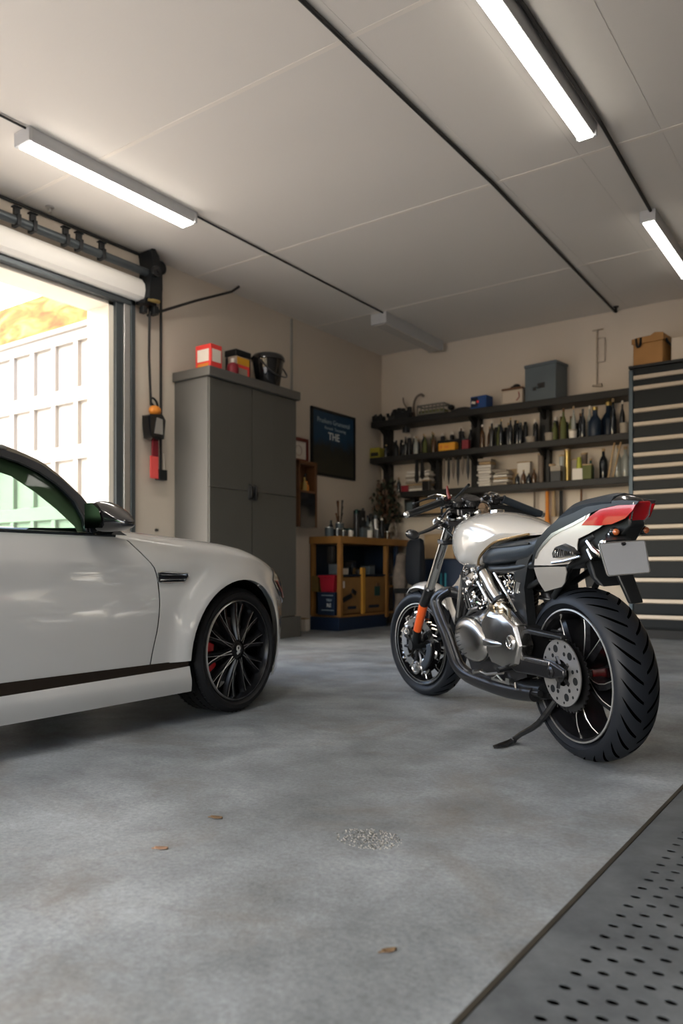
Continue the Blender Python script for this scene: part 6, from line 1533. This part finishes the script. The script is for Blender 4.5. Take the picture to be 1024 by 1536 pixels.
# busy chrome details on the heads
b = MB(); rn = random.Random(14)
def knob(x, y, z, r, m=0):
    b.lathe([(0,0),(r,0),(r*1.05,.008),(r*.8,.014),(r*.55,.010),(r*.45,.016),(0,.016)], (x,y,z), (0,1,.1), 16, m)
knob(.695,.125,.605,.028); knob(.72,.128,.675,.018); knob(.65,.125,.70,.016); knob(.68,.122,.735,.013); knob(.50,.145,.575,.014); knob(.755,.12,.64,.012); knob(.565,.13,.60,.018)
for k in range(26):
    x, z = rn.uniform(.56,.80), rn.uniform(.53,.74)
    y = .112+rn.uniform(0,.015); b.lathe([(0,0),(rn.uniform(.005,.010),0),(.005,.012),(0,.013)], (x,y,z), (rn.uniform(-.3,.3),1,rn.uniform(-.3,.3)), 8)
for k in range(9):
    x, z = rn.uniform(.58,.78), rn.uniform(.56,.73); a = rn.uniform(0,3.14)
    b.tube([(x,.122,z),(x+.03*math.cos(a),.134,z+.03*math.sin(a)),(x+.05*math.cos(a+.5),.118,z+.05*math.sin(a+.5))], .0045, n=6, smooth=2)
b.build('head_fitting', 'chrome', en)
b = MB(); rn = random.Random(15)
for k in range(22):
    x, z = rn.uniform(.28,.46), rn.uniform(.62,.745)
    b.lathe([(0,0),(rn.uniform(.006,.013),0),(.006,.014),(0,.015)], (x,.095+rn.uniform(0,.02),z), (rn.uniform(-.4,.4),1,rn.uniform(-.4,.4)), 9)
for k in range(7):
    x, z = rn.uniform(.30,.44), rn.uniform(.62,.73); a = rn.uniform(0,3.14)
    b.tube([(x,.105,z),(x+.03*math.cos(a),.125,z+.03*math.sin(a))], .006, n=6)
b.cyl((.315,.115,.645),(.285,.12,.69), .020, n=14); b.build('carburettor_fitting', 'chrome', en)
b = MB()
for k in range(6): b.tube([(.86-.02*k,.10,.72-.01*k),(.80-.02*k,.125,.64),(.78-.03*k,.12,.55)], .006, smooth=3, n=6)
b.build('wiring', 'black_satin', en)
# footpeg, side stand, shock
MB().cyl((.34,.13,.33),(.33,.22,.325), .012).tube([(.40,.13,.36),(.34,.14,.33)], .014).build('foot_peg', 'black_satin', bike)
MB().tube([(.40,.16,.30),(.52,.175,.28),(.58,.175,.285)], .007).cyl((.58,.165,.285),(.58,.21,.285), .010).build('gear_lever', 'steel', bike)
ss = MB(); ss.tube([(.16,.06,.215),(.215,.115,.115),(.30,.150,.058),(.335,.165,.030)], [.014,.013,.011,.011], smooth=3).ball((.335,.165,.030), .014)
sst = ss.build('side_stand', 'black_gloss', bike)
MB().loft([[(.360,.145,.016),(.325,.165,.018),(.325,.165,.034),(.360,.145,.036)],[(.315,.225,.020),(.280,.235,.021),(.280,.235,.033),(.315,.225,.036)],[(.290,.285,.024),(.272,.29,.0245),(.272,.29,.032),(.290,.285,.034)]]).build('stand_foot', 'gun', sst, bev=.002)
MB().cyl((.30,0,.68),(.18,0,.46), .03, n=16).build('shock_absorber', 'gun', bike)
b = MB(); b.tube([(.30+(-.12)*t_+.042*math.cos(t_*44), .042*math.sin(t_*44), .68-.22*t_) for t_ in [i/140 for i in range(141)]], .006, n=6); b.build('shock_spring', 'black_satin', bike)
# ---- handlebars and controls
hb = sub('handlebar', (0,0,0))
MB().cbox((.955,0,1.005),(.05,.10,.05)).cyl((.955,-.05,.98),(.955,-.05,1.03), .02).cyl((.955,.05,.98),(.955,.05,1.03), .02).build('bar_clamp', 'gun', hb, bev=.008)
for s in (1, -1):
    MB().tube([(.955,0,1.02),(.955,s*.06,1.035),(.915,s*.13,1.060),(.90,s*.17,1.062)], .012, smooth=4, n=10).build('bar', 'black_gloss', hb)
    d0, d1 = Vector((.900,s*.165,1.060)), Vector((.868,s*.355,1.008 if s > 0 else .975))
    MB().cyl(d0, d1, .0185, .0165, n=16).cyl(d0, d0+(d1-d0)*.03, .022, n=16).build('grip', 'leather' if s < 0 else 'black_satin', hb, ang=50)
    MB().lathe([(0,0),(.016,0),(.015,.012),(.010,.018),(0,.02)], d1, d1-d0, 16).build('bar_end', 'chrome', hb, ang=50)
    # levers
    lv = [(.955,s*.11,1.075),(.985,s*.15,1.088),(1.00,s*.20,1.085),(.985,s*.27,1.065)] if s > 0 else [(.93,-.13,1.062),(.98,-.16,1.055),(.985,-.24,1.025),(.955,-.34,.985)]
    MB().tube(lv, [.010,.009,.0075,.006], smooth=4, flat=.6).ball(lv[-1], .009).build('lever', 'black_satin', hb)
    b = MB(); b.cbox((.93,s*.13,1.058),(.05,.05,.045),rot=(0,.3,0)).cyl((.95,s*.105,1.075),(.985,s*.12,1.09), .015).cbox((.96,s*.09,1.05),(.04,.03,.06)).ball((.955,s*.15,1.075), .016)
    b.build('switch_housing', 'black_gloss', hb, bev=.006)
    b = MB(); rn = random.Random(20+s)
    for k in range(7): b.lathe([(0,0),(.006,0),(.004,.008),(0,.009)], (.93+rn.uniform(-.03,.04), s*(.13+rn.uniform(-.03,.03)), 1.082+rn.uniform(-.01,.006)), (rn.uniform(-.5,.5), .4, 1), 8)
    b.tube([(.955,s*.11,1.09),(.985,s*.145,1.105),(1.0,s*.19,1.095)], .0035, smooth=3, n=6); b.build('switch_bolt', 'chrome', hb)
# thin antennas / cables rising from the clamp
MB().tube([(0.884, 0.1, 1.073), (0.726, 0.1, 1.123)], [.0045,.007], n=8).build('cable_stalk', 'black_satin', hb)
MB().tube([(.90,.12,1.075), (.915,.12,1.105), (0.922, 0.12, 1.139)], [.009,.008,.005], n=8).build('cable_stalk', 'maroon', hb)
b = MB()
b.tube([(.95,.10,1.06),(1.02,.11,1.03),(1.05,.09,.96),(1.02,.06,.88)], .006, smooth=4); b.tube([(.95,-.08,1.06),(1.04,-.05,1.05),(1.06,.02,.97),(1.0,.05,.88)], .006, smooth=4); b.tube([(.93,.08,1.05),(.98,.13,.99),(.96,.12,.93),(.90,.10,.88)], .005, smooth=4); b.tube([(.94,.03,1.05),(1.0,.07,1.02),(1.01,.08,.95)], .008, smooth=4)
b.build('control_cable', 'black_satin', hb)
b = MB(); b.lathe([(0,0),(.045,0),(.05,.02),(.046,.035),(0,.036)], (.93,.0,1.045), (-.5,0,1), 24).lathe([(0,0),(.035,0),(.038,.02),(.034,.03),(0,.031)], (.93,.075,1.045), (-.5,0,1), 24); b.cbox((.97,.02,1.02),(.05,.16,.06))
gg = b.build('instrument_gauge', 'black_gloss', hb, bev=.003)
# small mirror stalk hanging below the left bar
b = MB(); b.tube([(.935,.13,.945),(.915,.165,.955),(.895,.185,.957),(.905,.225,.935),(.925,.285,.915)], [.011,.012,.014,.010,.007], smooth=4, n=10)
ms_ = b.build('mirror_stalk', 'black_gloss', hb)
b = MB(); b.ball((.932,.312,.914), (.012,.036,.024), rot=(.35,0,-.3)); mm = b.build('bar_mirror', 'black_gloss', hb)
MB().ball((.922,.310,.915), (.006,.028,.018), rot=(.35,0,-.3)).build('mirror_face', 'gun', mm)
# headlamp / round chrome lamp on the right of the bars
hl_ = sub('front_lamp', (.93,-.065,1.018))
MB().lathe([(0,.05),(.02,.048),(.038,.03),(.043,.0),(.040,-.008),(.036,-.010)], (0,0,0), (1,.1,-.1), 24).build('shell', 'black_gloss', hl_, ang=60)
MB().lathe([(.036,-.004),(.041,-.006),(.041,-.014),(.034,-.014)], (0,0,0), (1,.1,-.1), 24, closed=True).build('bezel', 'chrome', hl_, ang=60)
b = MB(); b.lathe([(0,-.020),(.018,-.016),(.034,-.008),(.034,-.004),(0,-.004)], (0,0,0), (1,.1,-.1), 24); b.build('lens', 'lamp_gold', hl_)
b = MB(); b.ball((.90,-.02,1.0), (.03,.02,.02)).ball((.915,.03,.985), (.02,.02,.02)).ball((.94,.06,.98), (.025,.015,.015)); b.build('ignition_barrel', 'chrome', hb)
# right-hand dark scoop above the tank (hand guard)
b = MB(); b.loft([[(.93,-.10,1.045),(.93,-.10,1.02),(.955,-.10,1.02),(.955,-.10,1.045)],[(.91,-.20,1.030),(.91,-.20,.985),(.96,-.20,.985),(.96,-.20,1.030)],[(.885,-.30,1.0),(.885,-.30,.965),(.93,-.30,.965),(.93,-.30,1.0)],[(.87,-.37,.975),(.87,-.37,.960),(.885,-.37,.960),(.885,-.37,.975)]])
b.build('hand_guard', 'black_satin', hb, bev=.006)
